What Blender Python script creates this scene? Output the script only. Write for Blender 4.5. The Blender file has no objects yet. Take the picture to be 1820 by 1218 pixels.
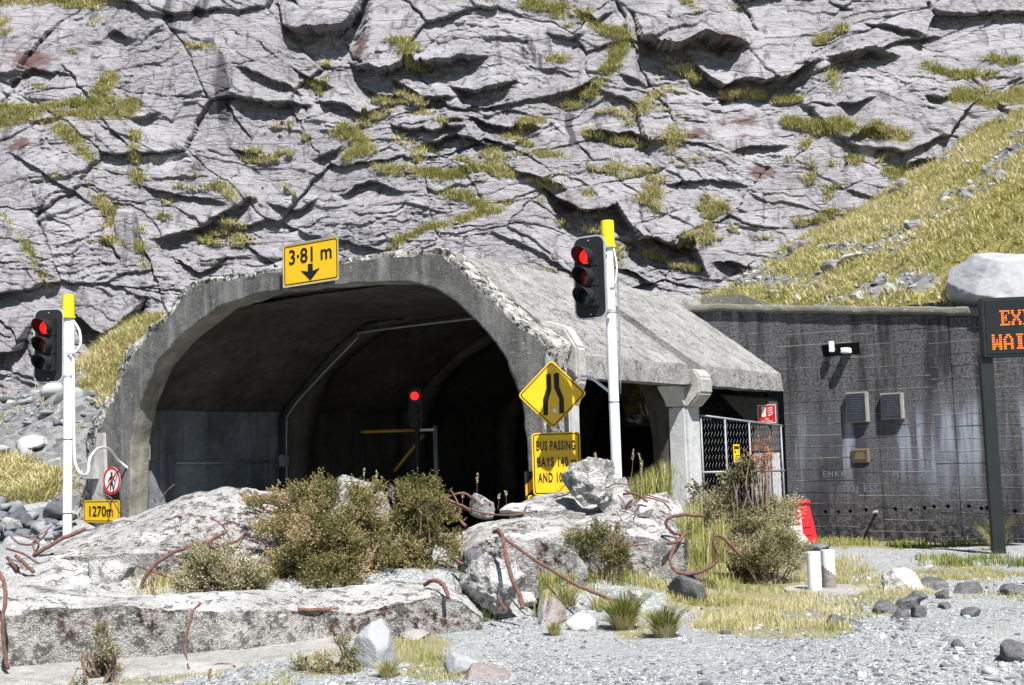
import bpy, bmesh, math, random
import numpy as np
from mathutils import Vector, Matrix, Euler
random.seed(7); RNG = np.random.default_rng(7)
S = bpy.context.scene; C = S.collection
R = math.radians
# ------------------------------------------------------------------ camera
F = 2160.0; PITCH = R(5.55); ROLL = -math.atan(0.03)
cam_d = bpy.data.cameras.new('camera'); cam = bpy.data.objects.new('camera', cam_d); C.objects.link(cam)
CAMR = Matrix.Rotation(R(90)+PITCH, 3, 'X') @ Matrix.Rotation(ROLL, 3, 'Z')
CAMP = Vector((0, 0, 1.6))
cam.matrix_world = Matrix.Translation(CAMP) @ CAMR.to_4x4()
cam_d.sensor_width = 36; cam_d.lens = F/1820*36; cam_d.clip_end = 2000; cam_d.clip_start = .1
S.camera = cam
# ------------------------------------------------------------------ light
SUN = Vector((.30, -.80, 1.27)).normalized()
elev = math.asin(SUN.z); azim = math.atan2(SUN.x, SUN.y)
W = bpy.data.worlds.new('World'); S.world = W; W.use_nodes = True
nt = W.node_tree; nt.nodes.clear()
sky = nt.nodes.new('ShaderNodeTexSky'); sky.sky_type = 'NISHITA'; sky.sun_disc = False
sky.sun_elevation = elev; sky.sun_rotation = azim; sky.altitude = 900; sky.dust_density = .6
bg = nt.nodes.new('ShaderNodeBackground'); bg.inputs[1].default_value = .05
out = nt.nodes.new('ShaderNodeOutputWorld')
nt.links.new(sky.outputs[0], bg.inputs[0]); nt.links.new(bg.outputs[0], out.inputs[0])
sl = bpy.data.lights.new('sun', 'SUN'); sl.energy = 5.0; sl.angle = R(.5); sl.color = (1, .975, .94)
so = bpy.data.objects.new('sun', sl); C.objects.link(so)
so.rotation_euler = SUN.to_track_quat('Z', 'Y').to_euler()
S.view_settings.view_transform = 'Standard'; S.view_settings.look = 'None'
S.view_settings.exposure = 0.95; S.view_settings.gamma = 1
try:
    S.cycles.max_bounces = 6; S.cycles.diffuse_bounces = 4
except Exception: pass

# ------------------------------------------------------------------ geometry helpers
CR = np.array(CAMR); CP = np.array(CAMP)
def ray(px, py):
    d = np.stack(np.broadcast_arrays((np.asarray(px, float)-910)/F, -(np.asarray(py, float)-609)/F, -1.0), -1)
    return d @ CR.T
def P(px, py, Y):
    """world point seen at a photo pixel, standing at world depth Y"""
    d = ray(px, py); t = Y/d[..., 1]
    return CP + d*np.asarray(t)[..., None]
def PZ(px, py, z=0.0):
    d = ray(px, py); t = (z-CP[2])/d[..., 2]
    return CP + d*np.asarray(t)[..., None]
def proj(p):
    q = (np.asarray(p)-CP) @ CR
    return 910+F*q[..., 0]/-q[..., 2], 609-F*q[..., 1]/-q[..., 2]

def _h(ix, iy, iz, s):
    n = (ix.astype(np.int64)*374761393 + iy.astype(np.int64)*668265263 + iz.astype(np.int64)*2147483647 + s*974711) & 0xffffffff
    n = ((n ^ (n >> 13))*1274126177) & 0xffffffff
    n = ((n ^ (n >> 16))*2246822519) & 0xffffffff
    return ((n ^ (n >> 15)) & 0xffffff)/float(0xffffff)
LIN = [False]
def vnoise(x, y, z=None, s=0):
    x = np.asarray(x, float); y = np.asarray(y, float); z = np.zeros_like(x) if z is None else np.asarray(z, float)
    xi, yi, zi = np.floor(x), np.floor(y), np.floor(z); fx, fy, fz = x-xi, y-yi, z-zi
    u, v, w = (fx, fy, fz) if LIN[0] else [f*f*f*(f*(f*6-15)+10) for f in (fx, fy, fz)]
    r = 0
    for dx in (0, 1):
        for dy in (0, 1):
            for dz in (0, 1):
                r = r + _h(xi+dx, yi+dy, zi+dz, s)*(u if dx else 1-u)*(v if dy else 1-v)*(w if dz else 1-w)
    return r*2-1
def fbm(x, y, z=None, o=4, s=0, g=.5):
    a, t, r = 1., 0., 0.
    for i in range(o):
        r = r + a*vnoise(np.asarray(x)*2**i+i*7.3, np.asarray(y)*2**i+i*3.1, None if z is None else np.asarray(z)*2**i, s+i*17); t += a; a *= g
    return r/t
def worley(x, y, s=0):
    """nearest cell: returns id hashes (3), local offset, F2-F1"""
    xi, yi = np.floor(x), np.floor(y); f1 = np.full(x.shape, 9.); f2 = np.full(x.shape, 9.)
    cx = np.zeros_like(x); cy = np.zeros_like(x); ox = np.zeros_like(x); oy = np.zeros_like(x); z = np.zeros_like(x)
    for dx in (-1, 0, 1):
        for dy in (-1, 0, 1):
            gx, gy = xi+dx, yi+dy
            qx = gx+_h(gx, gy, z, s)-x; qy = gy+_h(gx, gy, z, s+5)-y
            d = np.sqrt(qx*qx+qy*qy); m = d < f1
            f2 = np.where(m, f1, np.minimum(f2, d)); f1 = np.where(m, d, f1)
            cx = np.where(m, gx, cx); cy = np.where(m, gy, cy); ox = np.where(m, -qx, ox); oy = np.where(m, -qy, oy)
    return (_h(cx, cy, z, s+9), _h(cx, cy, z, s+11), _h(cx, cy, z, s+13)), ox, oy, f2-f1
def sstep(a, b, x):
    t = np.clip((x-a)/(b-a), 0, 1); return t*t*(3-2*t)

def tag(o, label=None, cat=None, group=None, kind=None):
    if label: o['label'] = label
    if cat: o['category'] = cat
    if group: o['group'] = group
    if kind: o['kind'] = kind
    return o
def mesh(name, verts, faces, mat=None, parent=None, smooth=False, attrs=None, mats=None, midx=None):
    """verts (n,3); faces: (m,k) array or list of lists"""
    me = bpy.data.meshes.new(name); v = np.asarray(verts, np.float32)
    if isinstance(faces, np.ndarray):
        m, k = faces.shape
        me.vertices.add(len(v)); me.vertices.foreach_set('co', v.ravel())
        me.loops.add(m*k); me.loops.foreach_set('vertex_index', faces.astype(np.int32).ravel())
        me.polygons.add(m); me.polygons.foreach_set('loop_start', np.arange(0, m*k, k, dtype=np.int32))
        me.polygons.foreach_set('loop_total', np.full(m, k, np.int32)); me.update(calc_edges=True)
    else:
        me.from_pydata(v.tolist(), [], [list(f) for f in faces]); me.update()
    if attrs:
        for k_, a in attrs.items():
            at = me.attributes.new(k_, 'FLOAT', 'POINT'); at.data.foreach_set('value', np.asarray(a, np.float32).ravel())
    for mm in (mats or ([mat] if mat else [])): me.materials.append(mm)
    if midx is not None: me.polygons.foreach_set('material_index', np.asarray(midx, np.int32))
    if smooth: me.polygons.foreach_set('use_smooth', np.ones(len(me.polygons), bool))
    o = bpy.data.objects.new(name, me); C.objects.link(o)
    if parent is not None: o.parent = parent
    return o
def gridfaces(n, m, wrap=False):
    i, j = np.meshgrid(np.arange(n-1), np.arange(m if wrap else m-1), indexing='ij')
    a = i*m+j; b = i*m+(j+1) % m; c = (i+1)*m+(j+1) % m; d = (i+1)*m+j
    return np.stack([a, b, c, d], -1).reshape(-1, 4)
def loft(name, rows, mat, parent=None, wrap=False, smooth=False, attrs=None, caps=False):
    n, m, _ = rows.shape; f = gridfaces(n, m, wrap)
    if caps:
        f = f.tolist()+[list(range(m))[::-1], [(n-1)*m+j for j in range(m)]]
    return mesh(name, rows.reshape(-1, 3), f, mat, parent, smooth, attrs)
def empty(name, loc, rz=0, label=None, cat=None, group=None):
    o = bpy.data.objects.new(name, None); C.objects.link(o); o.location = loc; o.rotation_euler = (0, 0, rz); o.empty_display_size = .2
    return tag(o, label, cat, group)
class MB:
    """collects primitive shapes into one mesh"""
    def __init__(s): s.v = []; s.f = []
    def add(s, v, f):
        b = len(s.v); s.v += [tuple(map(float, q)) for q in v]; s.f += [[i+b for i in g] for g in f]; return s
    def box(s, c, d, rz=0, top=1.0):
        a, b, h = d[0]/2, d[1]/2, d[2]/2; co, si = math.cos(rz), math.sin(rz); vs = []
        for z, k in ((-h, 1), (h, top)):
            for x, y in ((-a, -b), (a, -b), (a, b), (-a, b)):
                x, y = x*k, y*k; vs.append((c[0]+x*co-y*si, c[1]+x*si+y*co, c[2]+z))
        return s.add(vs, [(3, 2, 1, 0), (4, 5, 6, 7), (0, 1, 5, 4), (1, 2, 6, 5), (2, 3, 7, 6), (3, 0, 4, 7)])
    def prism(s, pts, y0, y1):
        """2D outline (x,z), counter-clockwise seen from -y, extruded from y0 to y1"""
        n = len(pts); vs = [(p[0], y0, p[1]) for p in pts]+[(p[0], y1, p[1]) for p in pts]
        fs = [list(range(n)), list(range(2*n-1, n-1, -1))]+[[i, i+n, (i+1) % n+n, (i+1) % n] for i in range(n)]
        return s.add(vs, fs)
    def cyl(s, c, r, h, n=24, r2=None, ax='z'):
        r2 = r if r2 is None else r2; vs = []
        for k, (rr, t) in enumerate(((r, 0), (r2, h))):
            for i in range(n):
                a = 2*math.pi*i/n; x, y = rr*math.cos(a), rr*math.sin(a)
                vs.append({'z': (c[0]+x, c[1]+y, c[2]+t), 'y': (c[0]+x, c[1]+t, c[2]+y), 'x': (c[0]+t, c[1]+x, c[2]+y)}[ax])
        fs = [list(range(n))[::-1], list(range(n, 2*n))]+[[i, (i+1) % n, (i+1) % n+n, i+n] for i in range(n)]
        return s.add(vs, fs)
    def tube(s, pts, r, n=10, sm=6):
        v, f = tubegeo(pts, r, n, sm); return s.add(v, f)
    def build(s, name, mat, parent=None, smooth=False, bevel=0):
        o = mesh(name, s.v, s.f, mat, parent)
        bm = bmesh.new(); bm.from_mesh(o.data); bmesh.ops.recalc_face_normals(bm, faces=bm.faces)
        if bevel:
            bmesh.ops.bevel(bm, geom=bm.edges[:], offset=bevel, segments=2, affect='EDGES', clamp_overlap=True)
        bm.to_mesh(o.data); bm.free()
        if smooth:
            for p in o.data.polygons: p.use_smooth = True
            try: o.data.set_sharp_from_angle(angle=R(35))
            except Exception: pass
        return o
def spline(pts, sm):
    p = np.asarray(pts, float)
    if sm <= 1 or len(p) < 3: return p
    q = np.vstack([2*p[0]-p[1], p, 2*p[-1]-p[-2]]); o = []
    for i in range(1, len(q)-2):
        for k in range(sm):
            t = k/sm; a, b, c, d = q[i-1], q[i], q[i+1], q[i+2]
            o.append(.5*((2*b)+(-a+c)*t+(2*a-5*b+4*c-d)*t*t+(-a+3*b-3*c+d)*t**3))
    o.append(p[-1]); return np.array(o)
def tubegeo(pts, r, n=10, sm=6):
    p = spline(pts, sm); t = np.gradient(p, axis=0); t /= np.linalg.norm(t, axis=1)[:, None]+1e-9
    up = np.array([.13, -.3, .95]); a = np.cross(t, up); a /= np.linalg.norm(a, axis=1)[:, None]+1e-9; b = np.cross(t, a)
    rr = np.broadcast_to(np.interp(np.linspace(0, 1, len(p)), np.linspace(0, 1, len(np.atleast_1d(r))), np.atleast_1d(r)), (len(p),))
    th = np.linspace(0, 2*math.pi, n, endpoint=False)
    v = p[:, None]+rr[:, None, None]*(a[:, None]*np.cos(th)[None, :, None]+b[:, None]*np.sin(th)[None, :, None])
    f = gridfaces(len(p), n, True).tolist()+[list(range(n))[::-1], [(len(p)-1)*n+j for j in range(n)]]
    return v.reshape(-1, 3), f
def tube(name, pts, r, mat, parent=None, n=10, sm=6):
    v, f = tubegeo(pts, r, n, sm); o = mesh(name, v, f, mat, parent, smooth=True); return o
def rrect(w, h, r, n=6, cx=0, cz=0):
    o = []
    for (x, z, a0) in ((w/2-r, -h/2+r, -90), (w/2-r, h/2-r, 0), (-w/2+r, h/2-r, 90), (-w/2+r, -h/2+r, 180)):
        for k in range(n+1):
            a = R(a0+90*k/n); o.append((cx+x+r*math.cos(a), cz+z+r*math.sin(a)))
    return o
_TXT = {}
def text(name, body, size, mat, parent, x, y, z, sx=1.0, extrude=.0015, rot=(math.pi/2, 0, 0), bold=0, sp=1.0, fit=None):
    cu = bpy.data.curves.new('lettering', 'FONT'); cu.body = body; cu.size = size; cu.align_x = 'CENTER'; cu.align_y = 'CENTER'
    cu.extrude = extrude; cu.offset = bold; cu.resolution_u = 4; cu.space_character = sp
    t = bpy.data.objects.new('lettering_source', cu); C.objects.link(t)
    bpy.context.view_layer.update()
    me = bpy.data.meshes.new_from_object(t.evaluated_get(bpy.context.evaluated_depsgraph_get()))
    bpy.data.objects.remove(t); bpy.data.curves.remove(cu)
    me.materials.clear(); me.materials.append(mat)
    o = bpy.data.objects.new(name, me); C.objects.link(o); o.parent = parent
    o.location = (x, y, z); o.rotation_euler = rot; o.scale = (sx, 1, 1)
    if fit:
        v = np.array([q.co[:] for q in me.vertices]); lo, hi = v.min(0), v.max(0); v[:, 0] = (v[:, 0]-(lo[0]+hi[0])/2)*fit[0]/(hi[0]-lo[0]); v[:, 1] = (v[:, 1]-(lo[1]+hi[1])/2)*fit[1]/(hi[1]-lo[1])
        me.vertices.foreach_set('co', v.astype(np.float32).ravel()); me.update(); o.scale = (1, 1, 1)
    return o

# ------------------------------------------------------------------ materials
class NT:
    def __init__(s, name):
        s.m = bpy.data.materials.new(name); s.m.use_nodes = True; s.t = s.m.node_tree; s.t.nodes.clear()
        s.o = s.t.nodes.new('ShaderNodeOutputMaterial'); s.b = s.t.nodes.new('ShaderNodeBsdfPrincipled')
        s.t.links.new(s.b.outputs[0], s.o.inputs[0]); s.tc = s.t.nodes.new('ShaderNodeTexCoord').outputs['Object']
    def n(s, ty, **k):
        q = s.t.nodes.new(ty)
        for a, v in k.items(): setattr(q, a, v)
        return q
    def l(s, a, b):
        s.t.links.new(a, b)
    def put(s, sock, v):
        if hasattr(v, 'is_output') or isinstance(v, bpy.types.NodeSocket): s.l(v, sock)
        else: sock.default_value = v
    def mapping(s, scale, loc=(0, 0, 0), rot=(0, 0, 0)):
        q = s.n('ShaderNodeMapping'); s.l(s.tc, q.inputs[0]); q.inputs['Scale'].default_value = scale
        q.inputs['Location'].default_value = loc; q.inputs['Rotation'].default_value = rot; return q.outputs[0]
    def noise(s, scale, detail=4, rough=.6, co=None, dist=0):
        q = s.n('ShaderNodeTexNoise'); s.l(co or s.tc, q.inputs['Vector']); q.inputs['Scale'].default_value = scale
        q.inputs['Detail'].default_value = detail; q.inputs['Roughness'].default_value = rough; q.inputs['Distortion'].default_value = dist
        return q.outputs['Fac']
    def voro(s, scale, co=None, feat='F1', out='Distance', rnd=1):
        q = s.n('ShaderNodeTexVoronoi', feature=feat); s.l(co or s.tc, q.inputs['Vector']); q.inputs['Scale'].default_value = scale
        q.inputs['Randomness'].default_value = rnd
        return q.outputs[out]
    def ramp(s, f, stops):
        q = s.n('ShaderNodeValToRGB'); s.l(f, q.inputs[0]); e = q.color_ramp.elements
        while len(e) < len(stops): e.new(.5)
        for i, (p, c) in enumerate(stops):
            e[i].position = p; e[i].color = (c, c, c, 1) if isinstance(c, (int, float)) else (*c, 1)
        return q.outputs[0]
    def mix(s, f, a, b, mode='MIX'):
        q = s.n('ShaderNodeMix', data_type='RGBA', blend_type=mode)
        s.put(q.inputs[0], f)
        for i, v in ((6, a), (7, b)): s.put(q.inputs[i], (*v, 1) if isinstance(v, tuple) and len(v) == 3 else v)
        return q.outputs[2]
    def math(s, op, a, b=0.0, c=None):
        q = s.n('ShaderNodeMath', operation=op); s.put(q.inputs[0], a); s.put(q.inputs[1], b)
        if c is not None: s.put(q.inputs[2], c)
        return q.outputs[0]
    def attr(s, name):
        return s.n('ShaderNodeAttribute', attribute_name=name).outputs['Fac']
    def bump(s, h, st, dist=.02, prev=None):
        q = s.n('ShaderNodeBump'); q.inputs['Strength'].default_value = st; q.inputs['Distance'].default_value = dist; s.l(h, q.inputs['Height'])
        if prev: s.l(prev, q.inputs['Normal'])
        return q.outputs[0]
    def done(s, col, rough=.85, normal=None, spec=.3, metal=0, emis=None, es=0):
        s.put(s.b.inputs['Base Color'], (*col, 1) if isinstance(col, tuple) and len(col) == 3 else col); s.put(s.b.inputs['Roughness'], rough)
        s.b.inputs['Specular IOR Level'].default_value = spec; s.b.inputs['Metallic'].default_value = metal
        if normal: s.l(normal, s.b.inputs['Normal'])
        if emis: s.b.inputs['Emission Color'].default_value = (*emis, 1); s.b.inputs['Emission Strength'].default_value = es
        return s.m

def concrete(name, c0, c1, agg=.5, scale=1.0, lichen=0.0, bst=.5, moss=None, mossamt=0.0, streak=None, pits=0.0):
    k = NT(name)
    big = k.noise(.9*scale, 5, .65); mid = k.noise(7*scale, 5, .7)
    col = k.mix(k.ramp(big, [(.35, 0), (.65, 1)]), c0, c1)
    col = k.mix(k.ramp(mid, [(.3, .0), (.7, .55)]), col, tuple(x*.6 for x in c0))
    v = k.voro(55*scale, out='Color'); sp = k.noise(90*scale, 2, .6)
    col = k.mix(agg, col, k.mix(k.ramp(sp, [(.35, 0), (.62, 1)]), tuple(x*.45 for x in c0), tuple(min(.85, x*1.5) for x in c1)))
    if lichen:
        l = k.noise(16*scale, 6, .75); col = k.mix(k.ramp(l, [(.60-.10*lichen, 0), (.64-.09*lichen, lichen)]), col, (.028, .028, .026))
        l2 = k.noise(11*scale, 5, .7, co=k.mapping((1, 1, 1), (5, 3, 9))); col = k.mix(k.ramp(l2, [(.6-.07*lichen, 0), (.65-.07*lichen, lichen)]), col, (.58, .56, .52))
    if streak:
        sn = k.noise(3.0, 4, .6, co=k.mapping((1.2, 1.2, .12))); col = k.mix(k.ramp(sn, [(.48, 0), (.72, .75)]), col, streak)
    hp = None
    if pits:
        pn = k.noise(6.5*scale, 8, .82); pt = k.ramp(pn, [(.36, 1), (.46, 0)]); hp = k.math('MULTIPLY', pt, -1.6*pits); col = k.mix(k.math('MULTIPLY', pt, .55*pits), col, tuple(x*.4 for x in c0))
        br = k.ramp(k.noise(1.7*scale, 6, .7, co=k.mapping((1, 1, 1), (2, 7, 4))), [(.52, 0), (.6, min(.8, pits*1.5))]); col = k.mix(br, col, tuple(min(.7, x*1.35) for x in c1))
    if moss:
        mn = k.noise(14, 4, .6); mn2 = k.noise(1.6, 2, .5)
        mm = k.math('MULTIPLY', k.ramp(mn, [(.60-.1*mossamt, 0), (.63, 1)]), k.ramp(mn2, [(.44, 0), (.55, 1)]))
        col = k.mix(mm, col, moss)
    h = k.math('ADD', k.math('MULTIPLY', k.voro(70*scale), .35), k.math('ADD', k.noise(24*scale, 6, .7), k.math('MULTIPLY', k.noise(5*scale, 4, .6), 1.2)))
    if hp: h = k.math('ADD', h, hp)
    return k.done(col, .92, k.bump(h, bst, .035), spec=.2)
def plain(name, c, rough=.5, spec=.4, metal=0, var=.12, emis=None, es=0, sc=6, bump=0):
    k = NT(name); n = k.noise(sc, 5, .65)
    col = k.mix(k.ramp(n, [(.35, 0), (.7, 1)]), tuple(x*(1-var) for x in c), tuple(min(1, x*(1+var*.5)) for x in c))
    nn = k.bump(k.noise(sc*8, 4, .6), bump, .01) if bump else None
    r = k.math('ADD', k.math('MULTIPLY', n, .25), rough-.12)
    return k.done(col, r, nn, spec, metal, emis, es)
M = {}
M['roof'] = concrete('weathered_roof_concrete', (.22, .217, .21), (.35, .345, .335), agg=.75, bst=1.0, pits=.22, moss=(.10, .095, .085), mossamt=.5, streak=(.15, .147, .14))
M['ring'] = concrete('portal_concrete', (.07, .069, .066), (.165, .161, .155), agg=.3, lichen=.22, bst=.8, streak=(.30, .297, .29), pits=.25)
M['ringtop'] = concrete('broken_edge_concrete', (.14, .135, .125), (.46, .44, .41), agg=.25, lichen=1.0, bst=1.0, scale=.6)
M['soffit'] = concrete('pale_soffit_concrete', (.13, .125, .11), (.30, .29, .255), agg=.12, bst=.5, streak=(.33, .31, .25))
M['groove'] = concrete('rough_joint_concrete', (.06, .058, .055), (.115, .11, .105), agg=.5, bst=.8)
M['column'] = concrete('pale_column_concrete', (.40, .41, .42), (.56, .56, .56), agg=.12, bst=.3)
M['nub'] = concrete('pale_haunch_concrete', (.34, .33, .31), (.58, .56, .52), agg=.15, lichen=.3, bst=.5)
M['inner'] = concrete('sooty_gloom_lining_concrete', (.034, .031, .028), (.10, .092, .083), agg=.15, bst=.5, streak=(.028, .026, .024))  # sooty ceiling tone, also the gloom painted on the deeper walls
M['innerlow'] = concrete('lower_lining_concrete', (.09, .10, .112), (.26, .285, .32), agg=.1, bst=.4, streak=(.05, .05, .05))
M['rubble'] = concrete('broken_rubble_concrete', (.25, .245, .235), (.46, .45, .435), agg=.5, bst=1.0, moss=(.085, .04, .032), mossamt=.9, pits=.6)
M['rubble2'] = concrete('exposed_aggregate_concrete', (.17, .165, .155), (.32, .31, .295), agg=.7, bst=1.0, moss=(.07, .036, .028), mossamt=1.2, pits=.9)
M['apron'] = concrete('smooth_apron_concrete', (.27, .265, .25), (.38, .37, .35), agg=.3, bst=.6, pits=.3)
M['boulder'] = concrete('pale_boulder_stone', (.27, .265, .255), (.54, .53, .515), agg=.4, bst=1.0, scale=.9, pits=.55)
M['greystone'] = concrete('grey_stone', (.085, .085, .092), (.20, .197, .202), agg=.2, bst=.8, scale=.9, pits=.25)
M['palestone'] = concrete('pale_split_stone', (.27, .275, .29), (.42, .425, .435), agg=.12, bst=.35, scale=.7)
M['pinkstone'] = concrete('pinkish_stone', (.20, .165, .155), (.32, .28, .265), agg=.2, bst=.5, scale=.7)
M['whitestone'] = concrete('white_stone', (.40, .395, .38), (.62, .61, .59), agg=.2, bst=.5, scale=.7)
def rust():
    k = NT('rusted_steel'); n = k.noise(30, 5, .7); col = k.ramp(n, [(.3, (.075, .04, .034)), (.55, (.15, .074, .060)), (.8, (.27, .16, .13))])
    return k.done(col, .8, k.bump(k.noise(140, 4, .6), .5, .004), .3)
M['rust'] = rust()
M['white'] = plain('white_painted_metal', (.78, .79, .80), .35, .5, var=.06)
M['whiteplastic'] = plain('white_plastic', (.74, .76, .78), .4, .4, var=.05)
M['capyellow'] = plain('yellow_cap_paint', (.80, .58, .015), .45, .4, var=.08)
M['signyellow'] = plain('yellow_sign_face', (.78, .47, .008), .42, .45, var=.07, sc=3)
M['black'] = plain('darkness_black', (.012, .012, .012), .4, .4)
M['letter'] = plain('black_lettering', (.010, .010, .010), .5, .3)
M['blackmatt'] = plain('dull_black_plastic', (.016, .016, .017), .6, .3)
M['galv'] = plain('galvanised_steel', (.24, .25, .265), .5, .4, .2, var=.2)
M['aluedge'] = plain('aluminium_edge', (.55, .57, .58), .4, .5, .5)
M['redface'] = plain('red_sign_face', (.62, .02, .02), .4, .4)
M['binred'] = plain('red_fibreglass', (.72, .025, .035), .4, .45, var=.14)
M['signwhite'] = plain('white_sign_face', (.78, .78, .76), .45, .4)
M['lampred'] = plain('lit_red_lens', (.35, .01, .01), .3, .5, emis=(1, .02, .015), es=.6)
M['lensred'] = plain('dull_red_lens', (.20, .03, .018), .25, .6)
M['lensgreen'] = plain('dull_green_lens', (.012, .035, .042), .25, .6)
M['led'] = plain('lit_orange_led', (.5, .1, .01), .4, .3, emis=(1, .12, .01), es=1.7)
M['darkgreen'] = plain('dark_post_paint', (.013, .017, .016), .45, .4)
M['screen'] = plain('dark_display_glass', (.010, .010, .009), .12, .6)
M['timber'] = plain('weathered_pale_board', (.42, .41, .39), .8, .2, var=.25, bump=.4)
M['plaque'] = plain('dark_slate_plaque', (.03, .034, .045), .6, .25, bump=.2)
M['bronze'] = plain('bronze_plaque', (.09, .075, .06), .45, .5, .4)
M['plaqueframe'] = plain('pale_plaque_mortar', (.30, .295, .275), .85, .2, var=.2, bump=.4)
M['brassedge'] = plain('brass_edge', (.30, .22, .14), .5, .4, .3)
M['oldpaint'] = plain('faded_bluish_paint', (.21, .23, .28), .9, .1, var=.35, sc=30)
M['barrier'] = plain('yellow_barrier_paint', (.34, .19, .01), .5, .4)
M['rcover'] = plain('orange_yellow_band', (.75, .36, .01), .5, .4)

def rockmat():
    k = NT('cliff_rock'); g = k.attr('grass'); wet = k.attr('wet'); rd = k.attr('red')
    big = k.noise(.16, 6, .6); mid = k.noise(1.1, 6, .68, co=k.mapping((.55, 1, 1.5))); fine = k.noise(9, 5, .7, co=k.mapping((.6, 1, 1.6)))
    col = k.mix(k.ramp(big, [(.35, 0), (.65, 1)]), (.155, .150, .166), (.285, .279, .30))
    col = k.mix(k.ramp(mid, [(.42, 0), (.60, .7)]), col, (.145, .132, .138))
    sp = k.noise(4.2, 7, .78, co=k.mapping((.7, 1, 1.3), (3, 1, 2)))
    col = k.mix(k.ramp(sp, [(.53, 0), (.60, .85)]), col, (.045, .038, .040))
    col = k.mix(k.ramp(fine, [(.4, .0), (.68, .6)]), col, (.38, .375, .39)); bl = k.noise(.5, 5, .65, co=k.mapping((.6, 1, 1.5), (8, 1, 5))); col = k.mix(k.ramp(bl, [(.52, 0), (.6, .5)]), col, (.34, .33, .345))
    st = k.noise(2.2, 4, .6, co=k.mapping((1.5, 1, .16)), dist=.4); col = k.mix(k.ramp(st, [(.56, 0), (.66, .75)]), col, (.075, .066, .07))
    col = k.mix(rd, col, (.095, .048, .042)); col = k.mix(wet, col, (.055, .052, .06))
    gc = k.mix(k.noise(1.5, 4, .7), (.12, .12, .035), (.32, .27, .11))
    col = k.mix(g, col, gc)
    ce = k.voro(.9, co=k.mapping((.35, .7, 1.35), rot=(0, .22, 0)), feat='DISTANCE_TO_EDGE'); ce2 = k.voro(3.1, co=k.mapping((.3, .7, 1.6), rot=(0, .3, 0)), feat='DISTANCE_TO_EDGE')
    cr = k.math('ADD', k.math('MULTIPLY', k.ramp(ce, [(0, 0), (.035, 1)]), .9), k.math('MULTIPLY', k.ramp(ce2, [(0, 0), (.05, 1)]), .35))
    h = k.math('ADD', k.noise(3.5, 9, .72, co=k.mapping((.5, 1, 1.6))), k.math('ADD', k.math('MULTIPLY', k.noise(18, 4, .6), .2), k.math('MULTIPLY', cr, .45)))
    rough = k.math('SUBTRACT', .82, k.math('MULTIPLY', wet, .45))
    return k.done(col, rough, k.bump(h, .9, .11), .35)
M['cliff'] = rockmat()
def groundmat():
    k = NT('gravel_ground'); g = k.attr('grass')
    vc = k.voro(38, out='Color'); vd = k.voro(38); v2 = k.voro(95, out='Color'); vd2 = k.voro(95)
    sep = k.n('ShaderNodeSeparateColor'); k.l(vc, sep.inputs[0]); sep2 = k.n('ShaderNodeSeparateColor'); k.l(v2, sep2.inputs[0])
    a = k.ramp(sep.outputs[0], [(0, (.13, .142, .155)), (.5, (.26, .28, .295)), (.8, (.40, .415, .425)), (1, (.66, .66, .65))])
    b = k.ramp(sep2.outputs[0], [(0, (.15, .16, .165)), (.6, (.31, .32, .325)), (1, (.55, .55, .54))])
    col = k.mix(.5, a, b); col = k.mix(k.ramp(k.noise(.7, 5, .6), [(.4, 0), (.7, .5)]), col, (.42, .41, .385))
    soil = k.mix(k.noise(4, 5, .7), (.17, .155, .075), (.36, .33, .19)); col = k.mix(g, col, soil)
    h = k.math('ADD', k.math('MULTIPLY', vd, -1.0), k.math('ADD', k.math('MULTIPLY', vd2, -.5), k.noise(12, 4, .6)))
    return k.done(col, .95, k.bump(h, .8, .03), .2)
M['ground'] = groundmat()
def hillmat():
    k = NT('grassy_scree'); g = k.attr('grass')
    gc = k.ramp(k.noise(1.8, 6, .75), [(.3, (.13, .135, .035)), (.5, (.28, .25, .08)), (.72, (.40, .35, .16))])
    rc = k.ramp(k.voro(5, out='Color'), [(0, (.10, .10, .105)), (1, (.30, .295, .295))])
    col = k.mix(g, rc, gc); h = k.math('ADD', k.noise(6, 8, .75), k.math('MULTIPLY', k.voro(5), -.6))
    return k.done(col, .95, k.bump(h, .9, .12), .15)
M['hill'] = hillmat()
def leafmat(name, stops, trans=.25):
    k = NT(name); t = k.attr('tint'); col = k.ramp(t, stops)
    tr = k.n('ShaderNodeBsdfTranslucent'); k.l(col, tr.inputs[0]); mx = k.n('ShaderNodeMixShader'); mx.inputs[0].default_value = trans
    m = k.done(col, .75, None, .2); k.l(k.b.outputs[0], mx.inputs[1]); k.l(tr.outputs[0], mx.inputs[2]); k.l(mx.outputs[0], k.o.inputs[0]); return m
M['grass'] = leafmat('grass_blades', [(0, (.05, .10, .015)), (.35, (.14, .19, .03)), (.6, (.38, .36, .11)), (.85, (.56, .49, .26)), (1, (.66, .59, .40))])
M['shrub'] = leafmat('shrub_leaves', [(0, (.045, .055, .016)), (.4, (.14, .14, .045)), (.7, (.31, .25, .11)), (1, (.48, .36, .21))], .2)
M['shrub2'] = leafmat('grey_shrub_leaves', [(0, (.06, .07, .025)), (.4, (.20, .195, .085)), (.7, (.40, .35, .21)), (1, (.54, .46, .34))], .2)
M['twig'] = plain('dry_twigs', (.22, .16, .12), .85, .2, var=.3)
M['orangeleaf'] = leafmat('dry_orange_leaves', [(0, (.30, .12, .05)), (1, (.52, .26, .14))], .3)
M['flower'] = leafmat('purple_petals', [(0, (.22, .16, .45)), (1, (.55, .5, .75))], .3)

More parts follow.
